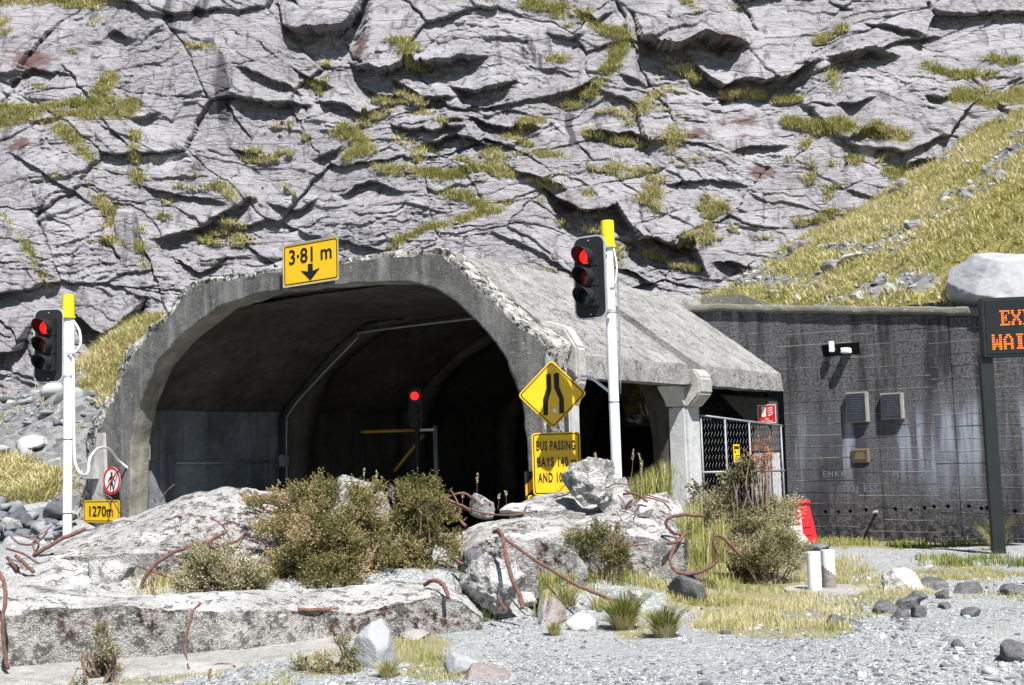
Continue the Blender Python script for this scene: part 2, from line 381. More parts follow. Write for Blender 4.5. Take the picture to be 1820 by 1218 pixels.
# ------------------------------------------------------------------ tunnel frame
AX = R(36); UV = np.array([math.cos(AX), -math.sin(AX), 0.]); VV = np.array([math.sin(AX), math.cos(AX), 0.])
R0 = P(935, 900, 17.0); R0[2] = 0; ORG = R0-UV*4.35; YAW = -AX
def T(u, v, z):
    u, v, z = np.broadcast_arrays(np.asarray(u, float), np.asarray(v, float), np.asarray(z, float))
    return ORG+u[..., None]*UV+v[..., None]*VV+z[..., None]*np.array([0, 0, 1.])
def uvat(px, py, v=0.0):
    d = ray(px, py); o = ORG+VV*v; t = ((o-CP) @ VV)/(d @ VV); p = CP+d*np.asarray(t)[..., None]
    return (p-ORG) @ UV, p[..., 2]
def resample(p, n):
    p = np.asarray(p, float); d = np.r_[0, np.cumsum(np.linalg.norm(np.diff(p, axis=0), axis=1))]; t = np.linspace(0, d[-1], n)
    return np.stack([np.interp(t, d, p[:, i]) for i in range(p.shape[1])], 1)

# ------------------------------------------------------------------ cliff
CY0, CSL = 36.0, .42                    # cliff plane: Y = CY0 + CSL*z
CN = np.array([0, -1, CSL]); CN = CN/np.linalg.norm(CN)
def cliffbase(px, py):
    d = ray(px, py); t = (CY0+CSL*CP[2]-CP[1])/(d[..., 1]-CSL*d[..., 2]); return CP+d*t[..., None]
OVER = [  # dark overhangs: polyline, shade width (px), depth (m)
 ([(495, 12), (503, 42), (560, 48), (620, 30), (655, -6)], 26, 1.0), ([(618, 92), (632, 108), (695, 118), (745, 104), (820, 92), (862, 97)], 20, .8),
 ([(425, 130), (480, 142), (535, 162)], 8, .3), ([(415, 172), (480, 176), (552, 178)], 8, .35), ([(515, 116), (590, 150)], 7, .3),
 ([(560, 172), (600, 180), (650, 190), (695, 165)], 12, .5), ([(800, 140), (845, 160), (915, 148)], 18, .75), ([(690, 125), (750, 160), (805, 165)], 14, .5),
 ([(270, 416), (320, 405), (370, 375), (447, 338)], 13, .5), ([(25, 285), (100, 330), (168, 372)], 5, .18), ([(238, 215), (285, 203)], 10, .4),
 ([(408, 256), (440, 256), (472, 270)], 9, .35), ([(552, 272), (607, 258)], 7, .3), ([(130, 552), (190, 585), (240, 548), (258, 520)], 26, .9),
 ([(-30, 655), (30, 625), (62, 582)], 18, .6), ([(-20, 548), (55, 530)], 6, .25), ([(1126, 30), (1140, 72), (1210, 82), (1250, 62), (1330, 68)], 30, 1.0),
 ([(1222, 92), (1290, 126), (1360, 133), (1452, 106)], 20, .8), ([(1035, 224), (1125, 234), (1172, 250)], 10, .4),
 ([(968, 345), (1035, 378), (1095, 365), (1140, 424), (1230, 425), (1258, 480)], 24, .8), ([(1268, 460), (1300, 458), (1340, 474)], 14, .5),
 ([(1092, 484), (1130, 486), (1170, 502)], 9, .35), ([(1470, 100), (1530, 90), (1595, 108)], 14, .5), ([(1538, 45), (1600, 62), (1672, 65)], 7, .3),
 ([(1488, 190), (1542, 190)], 12, .45), ([(1518, 390), (1570, 365)], 12, .4), ([(970, 168), (1010, 160), (1060, 138)], 9, .35),
 ([(1098, 136), (1152, 146)], 9, .3), ([(1640, 188), (1672, 195)], 8, .3), ([(970, 60), (1010, 66), (1040, 62)], 6, .25), ([(900, 300), (960, 330), (1010, 344)], 9, .35),
 ([(690, 215), (760, 235), (830, 226)], 12, .45), ([(740, 262), (810, 240), (880, 262)], 12, .5), ([(640, 140), (700, 150), (745, 190)], 9, .4), ([(830, 205), (900, 228), (960, 232)], 12, .5),
 ([(0, 145), (60, 128), (130, 142)], 6, .25), ([(190, 78), (212, 66), (240, 70)], 12, .35), ([(250, 330), (330, 342), (400, 350)], 6, .25), ([(600, 330), (660, 318), (720, 345)], 8, .3),
 ([(470, 345), (520, 355), (560, 330)], 7, .3), ([(1600, 300), (1680, 292), (1720, 275)], 8, .3), ([(1300, 268), (1350, 255), (1400, 262)], 6, .25), ([(1020, 12), (1060, 40), (1090, 30)], 8, .3),
 ([(300, 445), (350, 470), (400, 440)], 7, .3), ([(1500, 250), (1545, 242), (1575, 262)], 12, .4), ([(1180, 330), (1260, 318), (1330, 330)], 5, .2), ([(60, 232), (120, 218)], 5, .2)]
GR = [  # vegetation patches on the cliff: polyline, half width (px)
 ([(-60, 218), (80, 214), (160, 206), (232, 200)], 24), ([(160, 205), (188, 172), (202, 145)], 15), ([(115, 245), (150, 278), (168, 298)], 11), ([(243, 245), (247, 322)], 8),
 ([(185, 372), (212, 402), (242, 440), (256, 468)], 15), ([(18, 398), (60, 450), (88, 515)], 8), ([(-40, 22), (90, 8), (150, 16), (240, -4)], 16), ([(600, 228), (640, 245), (662, 262), (615, 276)], 15),
 ([(668, 298), (720, 314), (800, 322), (850, 310), (910, 322)], 14), ([(735, 300), (752, 272)], 8), ([(786, 348), (832, 362), (885, 392)], 11), ([(862, 392), (800, 412), (740, 432), (688, 448)], 9),
 ([(565, 100), (578, 100)], 7), ([(1112, 70), (1095, 110), (1060, 158), (1005, 182)], 15), ([(935, 12), (1000, 18), (1060, 48), (1112, 75)], 12), ([(1195, 96), (1240, 118)], 10), ([(1290, 142), (1380, 160), (1425, 166)], 11),
 ([(1045, 230), (1125, 245)], 8), ([(925, 232), (962, 214)], 10), ([(1398, 213), (1440, 226), (1500, 235), (1545, 242), (1595, 262)], 15), ([(1434, 250), (1441, 325)], 6), ([(1558, 290), (1585, 312)], 9),
 ([(1480, 130), (1486, 165)], 6), ([(1640, 130), (1700, 150), (1765, 140)], 10), ([(1690, 195), (1760, 192), (1860, 180)], 22), ([(1200, 0), (1240, 30)], 8), ([(1500, 52), (1450, 72)], 7), ([(1740, 110), (1800, 118)], 8),
 ([(1148, 440), (1245, 472)], 6), ([(995, 402), (1075, 400)], 6), ([(948, 330), (992, 342)], 7), ([(1050, 300), (1090, 310)], 4), ([(340, 90), (372, 96)], 4), ([(722, 108), (745, 106)], 8), ([(900, 250), (940, 262)], 7), ([(505, 318), (520, 330)], 4)]
def polydist(px, py, pts):
    d = np.full(px.shape, 1e9)
    for (ax, ay), (bx, by) in zip(pts[:-1], pts[1:]):
        vx, vy = bx-ax, by-ay; t = np.clip(((px-ax)*vx+(py-ay)*vy)/(vx*vx+vy*vy), 0, 1)
        d = np.minimum(d, np.hypot(px-ax-t*vx, py-ay-t*vy))
    return d
def build_cliff():
    xs = np.arange(-420, 2260, 1.9); ys = np.arange(-170, 765, 1.55)
    px, py = np.meshgrid(xs, ys, indexing='ij')
    base = cliffbase(px, py)
    LIN[0] = True
    X = px+44*fbm(px/150, py/150, o=5, s=1, g=.6); Y = py+30*fbm(px/150, py/120, o=5, s=2, g=.6)
    LIN[0] = False
    disp = 1.0*fbm(px/420, py/420, o=2, s=3)
    rough = sstep(0, .6, .0+np.exp(-((px-800)/190)**2-((py-235)/110)**2)*.9+.35*np.exp(-((px-650)/330)**2-((py-420)/90)**2)+.5*fbm(px/260, py/180, o=2, s=20))
    busy = sstep(.08, .36, fbm(px/150+4, py/100, o=3, s=19)+.42*rough)
    # big slabs, each a plane of its own with its own bedding direction
    (h1, h2, h3), ox, oy, e = worley(X/235, Y/135, 4)
    disp = disp+.26*(h1-.5)+(h2-.5)*.70*ox+(-.05+.75*h3)*.42*oy
    disp = disp-.22*np.exp(-e/.007)*sstep(.0, .25, h2-.3+.5*vnoise(X/80, Y/80, s=77))
    ang = (h1*.9-.32)+.25*(h3-.5); ca, sa = np.cos(ang), np.sin(ang)
    Xr, Yr = X*ca+Y*sa, -X*sa+Y*ca
    (g1, g2, g3), ox2, oy2, e2 = worley((Xr+300*h1+Yr*.45)/115, (Yr+h2*90)/40, 8)
    m2 = .35+.65*rough
    disp = disp+m2*(.15*(g1-.5)+(g2-.5)*.22*ox2+(.0+g3*.7)*.26*oy2)
    (k1, k2, k3), ox3, oy3, e3 = worley((Xr+300*g1)/38, (Yr+g2*60)/15, 12)
    m3 = busy*.8+.12; disp = disp+m3*(.055*(k1-.5)+(k2-.5)*.08*ox3+(.1+k3*.5)*.10*oy3)
    LIN[0] = True
    for L, A, sd in ((74, .16, 41), (33, .105, 42), (14, .065, 43), (6.5, .040, 44)):
        qq = Yr/L+.9*fbm(Xr/(L*6), Yr/(L*3), o=4, s=sd, g=.5)+h3*7
        cell = np.floor(qq); f = qq-cell; k = _h(cell, np.floor(Xr/(L*6)+cell*.37), np.zeros_like(cell), sd)
        am = sstep(.0, .22, fbm(Xr/(L*4), Yr/(L*1.3), o=4, s=sd+9, g=.6)-.12+.34*rough)*(1 if L > 20 else .18+.82*busy)
        saw = np.where(f < .95, np.maximum(0, (f-.25)/.70), (1-f)/.05)
        disp = disp+A*am*saw*(.2+1.1*k)
    for ang_, L, sd in ((1.1, 150, 51), (-.75, 190, 52), (1.9, 210, 53), (1.35, 80, 54)):
        t = (X*math.cos(ang_)+Y*math.sin(ang_))/L+.35*fbm(X/150, Y/150, o=4, s=sd)
        d = np.abs(t-np.round(t))*L; am = sstep(.08, .3, fbm(X/90+3, Y/90, o=3, s=sd+3))
        disp = disp-.19*am*np.exp(-d/1.1)+.09*am*np.sign(t-np.round(t))*np.exp(-d/30)
    LIN[0] = False
    disp = disp+(.008+.03*busy+.03*rough)*(1-2*np.abs(fbm(px/16, py/8, o=4, s=65, g=.6)))+(.008+.014*busy)*fbm(px/7, py/4, o=3, s=66)
    for pts, w, dep in OVER:
        p = np.array(pts, float); o = np.argsort(p[:, 0]); p = p[o]
        sel = (px > p[0, 0]-30) & (px < p[-1, 0]+30) & (py > p[:, 1].min()-90) & (py < p[:, 1].max()+6*w+20)
        if not sel.any(): continue
        x = px[sel]; y = py[sel]+9*fbm(x/40, py[sel]/80, o=4, s=61)
        yl = np.interp(x, p[:, 0], p[:, 1]); dy = y-yl
        tp = sstep(p[0, 0]-10, p[0, 0]+30, x)*sstep(p[-1, 0]+10, p[-1, 0]-30, x) if p[-1, 0]-p[0, 0] > 40 else sstep(p[0, 0]-8, p[0, 0]+8, x)*sstep(p[-1, 0]+8, p[-1, 0]-8, x)
        b = np.where(dy < 0, .38*np.exp(dy/60), -.75*np.clip(1-(dy-w*.35)/(w*5.5), 0, 1)**1.4*(1+.25*fbm(x/18, y/9, o=3, s=67)))
        disp[sel] += dep*1.25*tp*b
    gx = px+9*fbm(px/22, py/22, o=3, s=71); gy = py+8*fbm(px/20, py/20, o=3, s=72); g = np.zeros_like(px)
    for pts, w in GR:
        p = np.array(pts); sel = (px > p[:, 0].min()-60) & (px < p[:, 0].max()+60) & (py > p[:, 1].min()-60) & (py < p[:, 1].max()+60)
        if sel.any(): g[sel] = np.maximum(g[sel], 1-sstep(w*.45, w*1.0, polydist(gx[sel], gy[sel], pts)))
    gn = fbm(px/30, py/13, o=4, s=74, g=.65); g = g*sstep(-.22, .06, gn+.10)
    rnd = sstep(.34, .42, fbm(X/55, Y/26, o=4, s=81, g=.6))*sstep(.05, .3, fbm(px/300, py/200, o=2, s=82)+.1+.25*sstep(1350, 1750, px)); g = np.maximum(g, .8*rnd)
    disp = disp*(1-.25*g)+g*.12
    sc = 1.0
    wet = np.zeros_like(px)
    for pts, w in (([(372, 92), (392, 130), (398, 200)], 17), ([(312, 0), (308, 40), (318, 62)], 9), ([(398, -20), (365, 30), (350, 45)], 14), ([(935, 70), (962, 115)], 9), ([(1012, 200), (1020, 255)], 9), ([(1060, 440), (1064, 460)], 6)):
        wet = np.maximum(wet, (1-sstep(w*.6, w, polydist(gx, py, pts)))*sstep(-.75, -.1, vnoise(px/5, py/60, s=91)))
    red = np.zeros_like(px)
    for cx, cy, rx, ry in ((1320, 208, 48, 16), (1235, 240, 34, 15), (1335, 243, 30, 8), (1350, 310, 40, 16), (1100, 430, 40, 14), (1010, 370, 30, 22), (1290, 70, 50, 14), (640, 70, 18, 34), (60, 120, 60, 25), (1220, 440, 40, 12), (40, 270, 30, 16)):
        red = np.maximum(red, sstep(.0, .5, 1-np.hypot((gx-cx)/rx, (gy-cy)/ry)+.55*fbm(px/14, py/6, o=3, s=95)-.15))
    def blur(a, k):
        for ax_ in (0, 1):
            c = np.cumsum(np.pad(a, [(k+1, k) if i == ax_ else (0, 0) for i in (0, 1)], mode='edge'), axis=ax_)
            a = (c.take(range(2*k+1, c.shape[ax_]), ax_)-c.take(range(0, c.shape[ax_]-2*k-1), ax_))/(2*k+1)
        return a
    TD = np.array([0, -CSL, -1]); TD = TD/np.linalg.norm(TD); hp = disp-blur(blur(disp, 14), 14); hp = np.clip(hp, -.9, .6)*(1-.8*g)*1.25
    V = base+CN*disp[..., None]+TD*(.55*hp)[..., None]
    mesh('cliff', V.reshape(-1, 3), gridfaces(*px.shape), M['cliff'], attrs={'grass': g.ravel(), 'wet': wet.ravel(), 'red': (red*.85).ravel()})['kind'] = 'structure'
    return V, g, px, py
CV, CG, CPX, CPY = build_cliff()

# ------------------------------------------------------------------ ground
def gz(X, Y):
    X = np.asarray(X, float); Y = np.asarray(Y, float)
    z = .045*fbm(X/1.7, Y/1.7, o=3, s=101)+.012*fbm(X/.25, Y/.25, o=3, s=102)
    fr = 11.0+.32*(X+4.2)*sstep(-6, -4, X)*(X < .2)+1.4*sstep(-.3, .8, X)
    hx = .50-.18*sstep(-1.2, .6, X)-.32*sstep(.8, 3.0, X)
    prof = sstep(0, .8, Y-fr)*(1-sstep(15.2, 17.2, Y)); z = z+hx*prof+hx*.55*sstep(1.2, 2.8, Y-fr)*(1-sstep(15.2, 17.2, Y))
    lb = sstep(-6.2, -8.6, X-(Y-20)*.12)*np.maximum(0, Y-18.5)*.16; return z+lb
def axis(a, b, st, far):
    lo = a-np.cumsum(st*1.25**np.arange(1, 60)); hi = b+np.cumsum(st*1.25**np.arange(1, 60))
    return np.r_[lo[lo > -far][::-1], [-far][0:0], np.arange(a, b, st), hi[hi < far]]
def inellipse(px, py, cx, cy, rx, ry): return 1-np.hypot((px-cx)/rx, (py-cy)/ry)
GE = [(1300, 1040, 190, 55), (1180, 960, 120, 45), (1370, 1100, 150, 40), (1230, 1010, 130, 40), (1560, 1050, 120, 22), (950, 1030, 110, 35), (1600, 968, 190, 9), (1720, 1020, 120, 14), (380, 1020, 120, 30),
      (870, 1060, 50, 40), (740, 1150, 60, 30), (600, 1130, 60, 20), (180, 1200, 200, 18), (560, 1190, 60, 25), (780, 1190, 60, 22), (1130, 1120, 60, 22), (1500, 1020, 60, 30), (1450, 1120, 70, 18), (1350, 1090, 120, 50)]
def build_ground():
    xs = axis(-9, 15, .06, 220); ys = axis(7.5, 25, .06, 220); ys = ys[ys > -60]
    X, Y = np.meshgrid(xs, ys, indexing='ij'); Z = gz(X, Y)
    far = sstep(30, 60, np.hypot(X, Y-15)); Z = Z*(1-far)
    V = np.stack([X, Y, Z], -1); px, py = proj(V); px = np.where(Y > 3, px, -999); g = np.zeros_like(X)
    n = .55*fbm(X/.35, Y/.5, o=4, s=111)
    for e in GE: g = np.maximum(g, sstep(-.02, .3, inellipse(px, py, *e)+n))
    g = np.where((Y > 3) & (py > 860), g, 0)
    mesh('ground', V.reshape(-1, 3), gridfaces(*X.shape), M['ground'], smooth=True, attrs={'grass': g.ravel()})['kind'] = 'structure'
build_ground()
# ------------------------------------------------------------------ hillsides
def hill_right(X, Y):
    return .55*(X-6.8)+.166*(Y-25)+4.62+.9*np.exp(-((X-16)/5)**2-((Y-30)/5)**2)*0
def build_hill(name, xs, ys, fz, gf, sd):
    X, Y = np.meshgrid(xs, ys, indexing='ij'); Z = fz(X, Y)+.35*fbm(X/3, Y/3, o=3, s=sd)+.10*fbm(X/.6, Y/.6, o=4, s=sd+1)
    V = np.stack([X, Y, Z], -1); g = gf(X, Y, V); o = mesh(name, V.reshape(-1, 3), gridfaces(*X.shape), M['hill'], attrs={'grass': g.ravel()}); o['kind'] = 'structure'
    return V, g
def wallY(X): return (ORG+VV*7.85)[1]+(X-(ORG+VV*7.85)[0])*UV[1]/UV[0]
def gr(X, Y, V):
    px, py = proj(V); n = fbm(X/1.1, Y/1.1, o=4, s=121)
    g = sstep(-.30, .0, n+.10)
    for e in ((1330, 480, 60, 50), (1560, 515, 60, 22), (1630, 500, 60, 26), (1500, 440, 60, 14), (1380, 500, 70, 14)): g = np.minimum(g, 1-sstep(.1, .6, inellipse(px, py, *e)+.5*n))
    return g
def fr(X, Y):
    z = hill_right(X, Y); w = Y-wallY(X); return np.where(w < .6, np.minimum(z, 4.0), z)
def rot_grid():
    a = np.arange(-1.6, 24, .11); b = np.arange(.32, 26, .13); A, B = np.meshgrid(a, b, indexing='ij')
    o = ORG+VV*7.85+UV*3.2; X = o[0]+A*UV[0]+B*VV[0]*0; Y = o[1]+A*UV[1]+B
    Z = hill_right(X, Y)+.30*fbm(X/3, Y/3, o=3, s=131)*sstep(.3, 3, B)+.11*fbm(X/.5, Y/.5, o=4, s=132)*sstep(.2, 1.5, B)
    top = 4.0+.0*X; Z = np.minimum(Z, 4.02+B*.55+np.maximum(B-1.5, 0)*1.2)
    V = np.stack([X, Y, Z], -1); g = gr(X, Y, V); o = mesh('hillside', V.reshape(-1, 3), gridfaces(*X.shape), M['hill'], attrs={'grass': g.ravel()}); o['kind'] = 'structure'
    return V, g
HRV, HRG = rot_grid()
def gl(X, Y, V):
    px, py = proj(V); n = fbm(X/.8, Y/.8, o=4, s=141); g = np.zeros_like(X)
    for e in ((195, 635, 62, 75), (40, 855, 90, 45), (250, 570, 40, 40), (-120, 860, 120, 60), (200, 705, 24, 40)): g = np.maximum(g, sstep(-.05, .3, inellipse(px, py, *e)+.45*n))
    return g
def fl(X, Y):
    return np.interp(Y, [19, 21.5, 24.0, 27.5, 36, 42], [-.3, .15, 1.0, 1.75, 3.9, 5.0])+2.1*np.exp(-((X+10.6)/2.1)**2)*sstep(26, 35, Y)
def left_grid():
    a = np.arange(0, 22, .11); b = np.arange(19, 42, .11); A, B = np.meshgrid(a, b, indexing='ij')
    X = -8.55+(np.maximum(B-23.0, 0))*.66-A-.9*np.maximum(23-B, 0)*.0; X = np.where(B > 38, X, X); Y = B
    Z = fl(X, Y)+.30*fbm(X/2.6, Y/2.6, o=3, s=151)*sstep(21, 25, Y)+.10*fbm(X/.5, Y/.5, o=4, s=152)-.0*A
    V = np.stack([X, Y, Z], -1); g = gl(X, Y, V); o = mesh('bank', V.reshape(-1, 3), gridfaces(*X.shape), M['hill'], attrs={'grass': g.ravel()}); o['kind'] = 'structure'
    return V, g
HLV, HLG = left_grid()

# ------------------------------------------------------------------ tunnel portal and gallery
OUTER = [(118, 985), (140, 880), (150, 800), (200, 690), (235, 620), (290, 560), (335, 500), (420, 488), (510, 474), (600, 460), (690, 446), (790, 441), (830, 480), (880, 528), (930, 575), (968, 592), (986, 612), (982, 650), (975, 690), (973, 760), (975, 985)]
INNER = [(230, 985), (230, 905), (232, 790), (246, 718), (276, 648), (320, 598), (390, 545), (470, 519), (560, 508), (650, 502), (730, 502), (775, 515), (820, 545), (865, 590), (900, 640), (925, 700), (937, 780), (940, 880), (940, 985)]
tr = lambda pts: np.stack(uvat(np.array([p[0] for p in pts], float), np.array([p[1] for p in pts], float)), 1)
OUT, INN = tr(OUTER), tr(INNER); NA = 240
def arch_ring(name, out, inn, v0, v1, mats, parent=None, rough=.05, smooth=False, vnoi=0, topm=None):
    # match outer and inner by arc position
    o = resample(out, NA); i_ = resample(inn, NA); rows = []; mi = []
    K1, K2, K3, K4 = 10, 16, 10, 4
    seg = []
    for a in np.linspace(0, 1, K1, endpoint=False): seg.append((1.0, 1-a, 0))          # top, back to front
    for a in np.linspace(0, 1, K2, endpoint=False): seg.append((1-a, 0, 1))            # face, outer to inner
    for a in np.linspace(0, 1, K3, endpoint=False): seg.append((0.0, a, 2))            # soffit
    for a in np.linspace(0, 1, K4, endpoint=False): seg.append((a, 1.0, 3))            # back
    V = np.zeros((NA, len(seg), 3)); kk = []
    for j, (r, b, k) in enumerate(seg):
        p = i_+(o-i_)*r; u, z = p[:, 0], p[:, 1]; v = v0+(v1-v0)*b
        V[:, j] = T(u, np.full(NA, v), z); kk.append(k)
    # displacement
    c = T(0, v0, 1.5); d = V-c; d /= np.linalg.norm(d, axis=2)[..., None]
    rr = np.array([s[0] for s in seg])[None, :]; edge = np.clip((rr-.72)/.28, 0, 1)
    n1 = fbm(V[..., 0]*2.1, V[..., 1]*2.1, V[..., 2]*2.1, o=5, s=201, g=.6); left = sstep(.62, .12, np.linspace(0, 1, NA))[:, None]
    V = V+d*(rough*(edge*(.35+3.2*left))*n1*1.6)[..., None]
    n2 = fbm(V[..., 0]*4, V[..., 1]*4, V[..., 2]*4, o=4, s=205)
    V = V+VV*((rough*.5*n2*(.3+edge*(.3+2.6*left)))[..., None])+d*(.02*n2)[..., None]*rough/.05
    n, m = NA, len(seg); fs = gridfaces(n, m, True)
    fm = np.tile(np.array([kk[j] for j in range(m)]), n-1)
    ed = np.tile(np.array([1 if (s[2] == 0 or s[0] > .86) else 0 for s in seg]), n-1)
    fm = np.where(ed == 1, 1, np.where(fm == 2, 2, 0))
    return mesh(name, V.reshape(-1, 3), fs, parent=parent, mats=mats, midx=fm, smooth=smooth)
gal = empty('tunnel_gallery', ORG.tolist(), 0, 'weathered concrete avalanche gallery and arched tunnel portal at the cliff foot', 'tunnel portal')
gal.location = (0, 0, 0)
arch_ring('portal_arch', OUT, INN, 0, .42, [M['ring'], M['ringtop'], M['soffit']], gal, .085)
# interior shell
SH = np.array([(-4.80, -.1), (-4.80, 2.75), (-3.0, 4.05), (-2.2, 4.42), (2.35, 4.42), (3.2, 3.9), (4.55, 2.80), (4.62, 2.76)])
def shell(name, prof, v0, v1, mat, step=.12, amp=.02, n=150):
    p = resample(prof, n); vs = np.arange(v0, v1+step, step); Vv = np.zeros((len(vs), n, 3))
    for i, v in enumerate(vs): Vv[i] = T(p[:, 0], np.full(n, v), p[:, 1])
    nn = fbm(Vv[..., 0]*1.3, Vv[..., 1]*1.3, Vv[..., 2]*3, o=4, s=211); c = T(0, (v0+v1)/2, 1.5)
    Vv = Vv+UV*(amp*nn)[..., None]+np.array([0, 0, 1])*(amp*nn)[..., None]
    return loft(name, Vv, mat, gal, smooth=False)
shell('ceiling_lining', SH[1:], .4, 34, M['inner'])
shell('side_wall', SH[:2], .4, 4.0, M['innerlow'], n=30); shell('side_wall', SH[:2]+np.array([[.03, 0], [.03, 0]]), 3.95, 34, M['inner'], n=30)  # pale bluish front, dark depth: daylight falling off, put into the wall colours
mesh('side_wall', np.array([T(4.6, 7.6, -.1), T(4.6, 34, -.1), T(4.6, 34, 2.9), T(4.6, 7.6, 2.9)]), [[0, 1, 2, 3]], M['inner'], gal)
mesh('tunnel_darkness', np.array([T(-4.9, 34, -.2), T(5, 34, -.2), T(5, 34, 4.8), T(-4.9, 34, 4.8)]), [[0, 1, 2, 3]], M['black'], gal)  # black sheet stands in for the darkness farther down the tunnel
# left outer shell and flat top
def slab(name, prof, v0, v1, mat, th=.3, amp=.02, n=40, step=.06):
    """roof slab: outer profile in (u,z), thickened downwards/inwards, displaced"""
    p = resample(prof, n); t = np.gradient(p, axis=0); t /= np.linalg.norm(t, axis=1)[:, None]; nn = np.stack([t[:, 1], -t[:, 0]], 1)
    if nn[n//2, 1] > 0: nn = -nn
    q = p+nn*th; loop = np.vstack([p, q[::-1]]); vs = np.arange(v0, v1+1e-6, step); m = len(loop)
    Vv = np.zeros((len(vs), m, 3))
    for i, v in enumerate(vs): Vv[i] = T(loop[:, 0], np.full(m, v), loop[:, 1])
    f = fbm(Vv[..., 0]*2, Vv[..., 1]*2, Vv[..., 2]*2, o=5, s=221, g=.6); f2 = fbm(Vv[..., 0]*9, Vv[..., 1]*9, Vv[..., 2]*9, o=3, s=222)
    Vv = Vv+(amp*f+.3*amp*f2)[..., None]*np.array([0, 0, 1.])+UV*(amp*.6*f2)[..., None]
    fs = gridfaces(len(vs), m, True).tolist()
    for j in range(n-1):
        a, b, c, d = j, j+1, m-2-j, m-1-j; fs.append([a, b, c, d]); o = (len(vs)-1)*m; fs.append([o+d, o+c, o+b, o+a])
    return mesh(name, Vv.reshape(-1, 3), np.array(fs), mat, gal)
RZ = 4.80; EU = 4.95
eave = [(2.80, RZ), (EU, 3.05)]
def panel(v0, v1, off=0.0, mat='roof'):
    # a folded roof panel: slope plus vertical eave lip
    n1, n2, n3, n4 = 60, 8, 5, 40
    a = np.linspace((2.60, RZ+off+.02), (EU, 3.07+off), n1); b = np.linspace((EU, 3.07+off), (EU+.03, 2.74), n2); c = np.linspace((EU+.03, 2.74), (EU-.32, 2.74), n3); d = np.linspace((EU-.32, 2.74), (2.60, RZ-.34), n4)
    loop = np.vstack([a[:-1], b[:-1], c[:-1], d]); m = len(loop); vs = np.linspace(v0, v1, max(4, int((v1-v0)/.05)))
    V = np.zeros((len(vs), m, 3))
    for i, v in enumerate(vs): V[i] = T(loop[:, 0], np.full(m, v), loop[:, 1])
    f = fbm(V[..., 0]*1.6, V[..., 1]*1.6, V[..., 2]*1.6, o=4, s=231); f2 = fbm(V[..., 0]*10, V[..., 1]*10, V[..., 2]*10, o=3, s=232)
    cx = T(0, v0, 2); V = V+(.018*f+.010*f2)[..., None]*np.array([.5, -.4, 1])
    fs = gridfaces(len(vs), m, True).tolist()+[list(range(m)), [(len(vs)-1)*m+j for j in range(m)][::-1]]
    return mesh('roof_panel', V.reshape(-1, 3), fs, M[mat], gal)
panel(.70, 3.78); panel(4.20, 7.49)
panel(.40, .70, -.26, 'groove'); panel(3.78, 4.20, -.28, 'groove')
slab('roof_top', [(-2.75, RZ+.06), (2.62, RZ-.02)], .41, 9, M['roof'], .32)
slab('side_slope', [(-6.0, 1.2), (-5.1, 3.1), (-2.75, RZ+.05)], .41, 12, M['roof'], .3, step=.15)
# inner ribs
RIB_IN = INN.copy(); RIB_IN[:, 0] = np.maximum(RIB_IN[:, 0], -4.42)
RO = np.array([(-4.72, -.1), (-4.72, 2.7), (-3.0, 4.02), (-2.2, 4.40), (2.35, 4.40), (3.2, 3.88), (4.50, 2.80), (4.58, 2.6), (4.58, -.1)])
def rib(v, w=.55):
    ii = resample(RIB_IN*np.array([.955, .985]), 90); oo = resample(RO, 90); V = np.zeros((90, 4, 3))
    for j, (p, vv) in enumerate(((oo, v), (ii, v), (ii, v+w), (oo, v+w))): V[:, j] = T(p[:, 0], np.full(90, vv), p[:, 1])
    return mesh('arch_rib', V.reshape(-1, 3), gridfaces(90, 4, True), M['inner'], gal)
for v in (3.87, 7.6, 11.3, 15): rib(v, .5)
# pale haunches at the eave (rounded broken concrete), column and capital
def ico(n):
    bm = bmesh.new(); bmesh.ops.create_icosphere(bm, subdivisions=n, radius=1); v = np.array([q.co[:] for q in bm.verts]); f = np.array([[w.index for w in q.verts] for q in bm.faces]); bm.free(); return v, f
ICO = {n: ico(n) for n in (1, 2, 3, 4, 5, 6)}
def rockgeo(dims, rz=0, seed=0, planes=14, rough=.06, sub=4, tilt=(0, 0), cut=(.72, 1.0), fs=1.0):
    rg = np.random.default_rng(seed); d, f = ICO[sub]
    nrm = rg.normal(size=(planes, 3)); nrm /= np.linalg.norm(nrm, axis=1)[:, None]; h = rg.uniform(*cut, planes)
    bx = np.vstack([np.eye(3), -np.eye(3)])+rg.normal(0, .28, (6, 3)); bx /= np.linalg.norm(bx, axis=1)[:, None]; nrm = np.vstack([nrm, bx]); h = np.r_[h, rg.uniform(.72, .98, 6)]
    dt = d @ nrm.T; r = np.where(dt > 1e-3, h[None]/np.maximum(dt, 1e-3), 9).min(1); r = np.minimum(r, 1.5)
    p = d*r[:, None]*np.array(dims)/2; s = float(np.mean(dims))
    LIN[0] = True
    n = fbm(p[:, 0]/s*4*fs+seed, p[:, 1]/s*4*fs, p[:, 2]/s*4*fs, o=5, s=seed % 97, g=.6); n2 = 1-2*np.abs(fbm(p[:, 0]/s*2.5+seed, p[:, 1]/s*2.5, p[:, 2]/s*4, o=3, s=seed % 89)); LIN[0] = False; p = p+d*((n*rough+.35*rough*n2)*s)[:, None]
    m = np.array(Euler((tilt[0], tilt[1], rz)).to_matrix()); return p @ m.T, f
def rock(name, loc, dims, mat, label, seed, rz=0, parent=None, group=None, cat='rock', smooth=False, **k):
    p, f = rockgeo(dims, rz, seed, **k); o = mesh(name, p, f, M[mat] if isinstance(mat, str) else mat, parent, smooth=smooth); o.location = tuple(loc)
    return tag(o, label, cat, group) if label else o
def gal_rock(name, u, v, z, dims, seed, mat='nub', **k):
    return rock(name, T(u, v, z), dims, mat, None, seed, YAW, gal, **k)
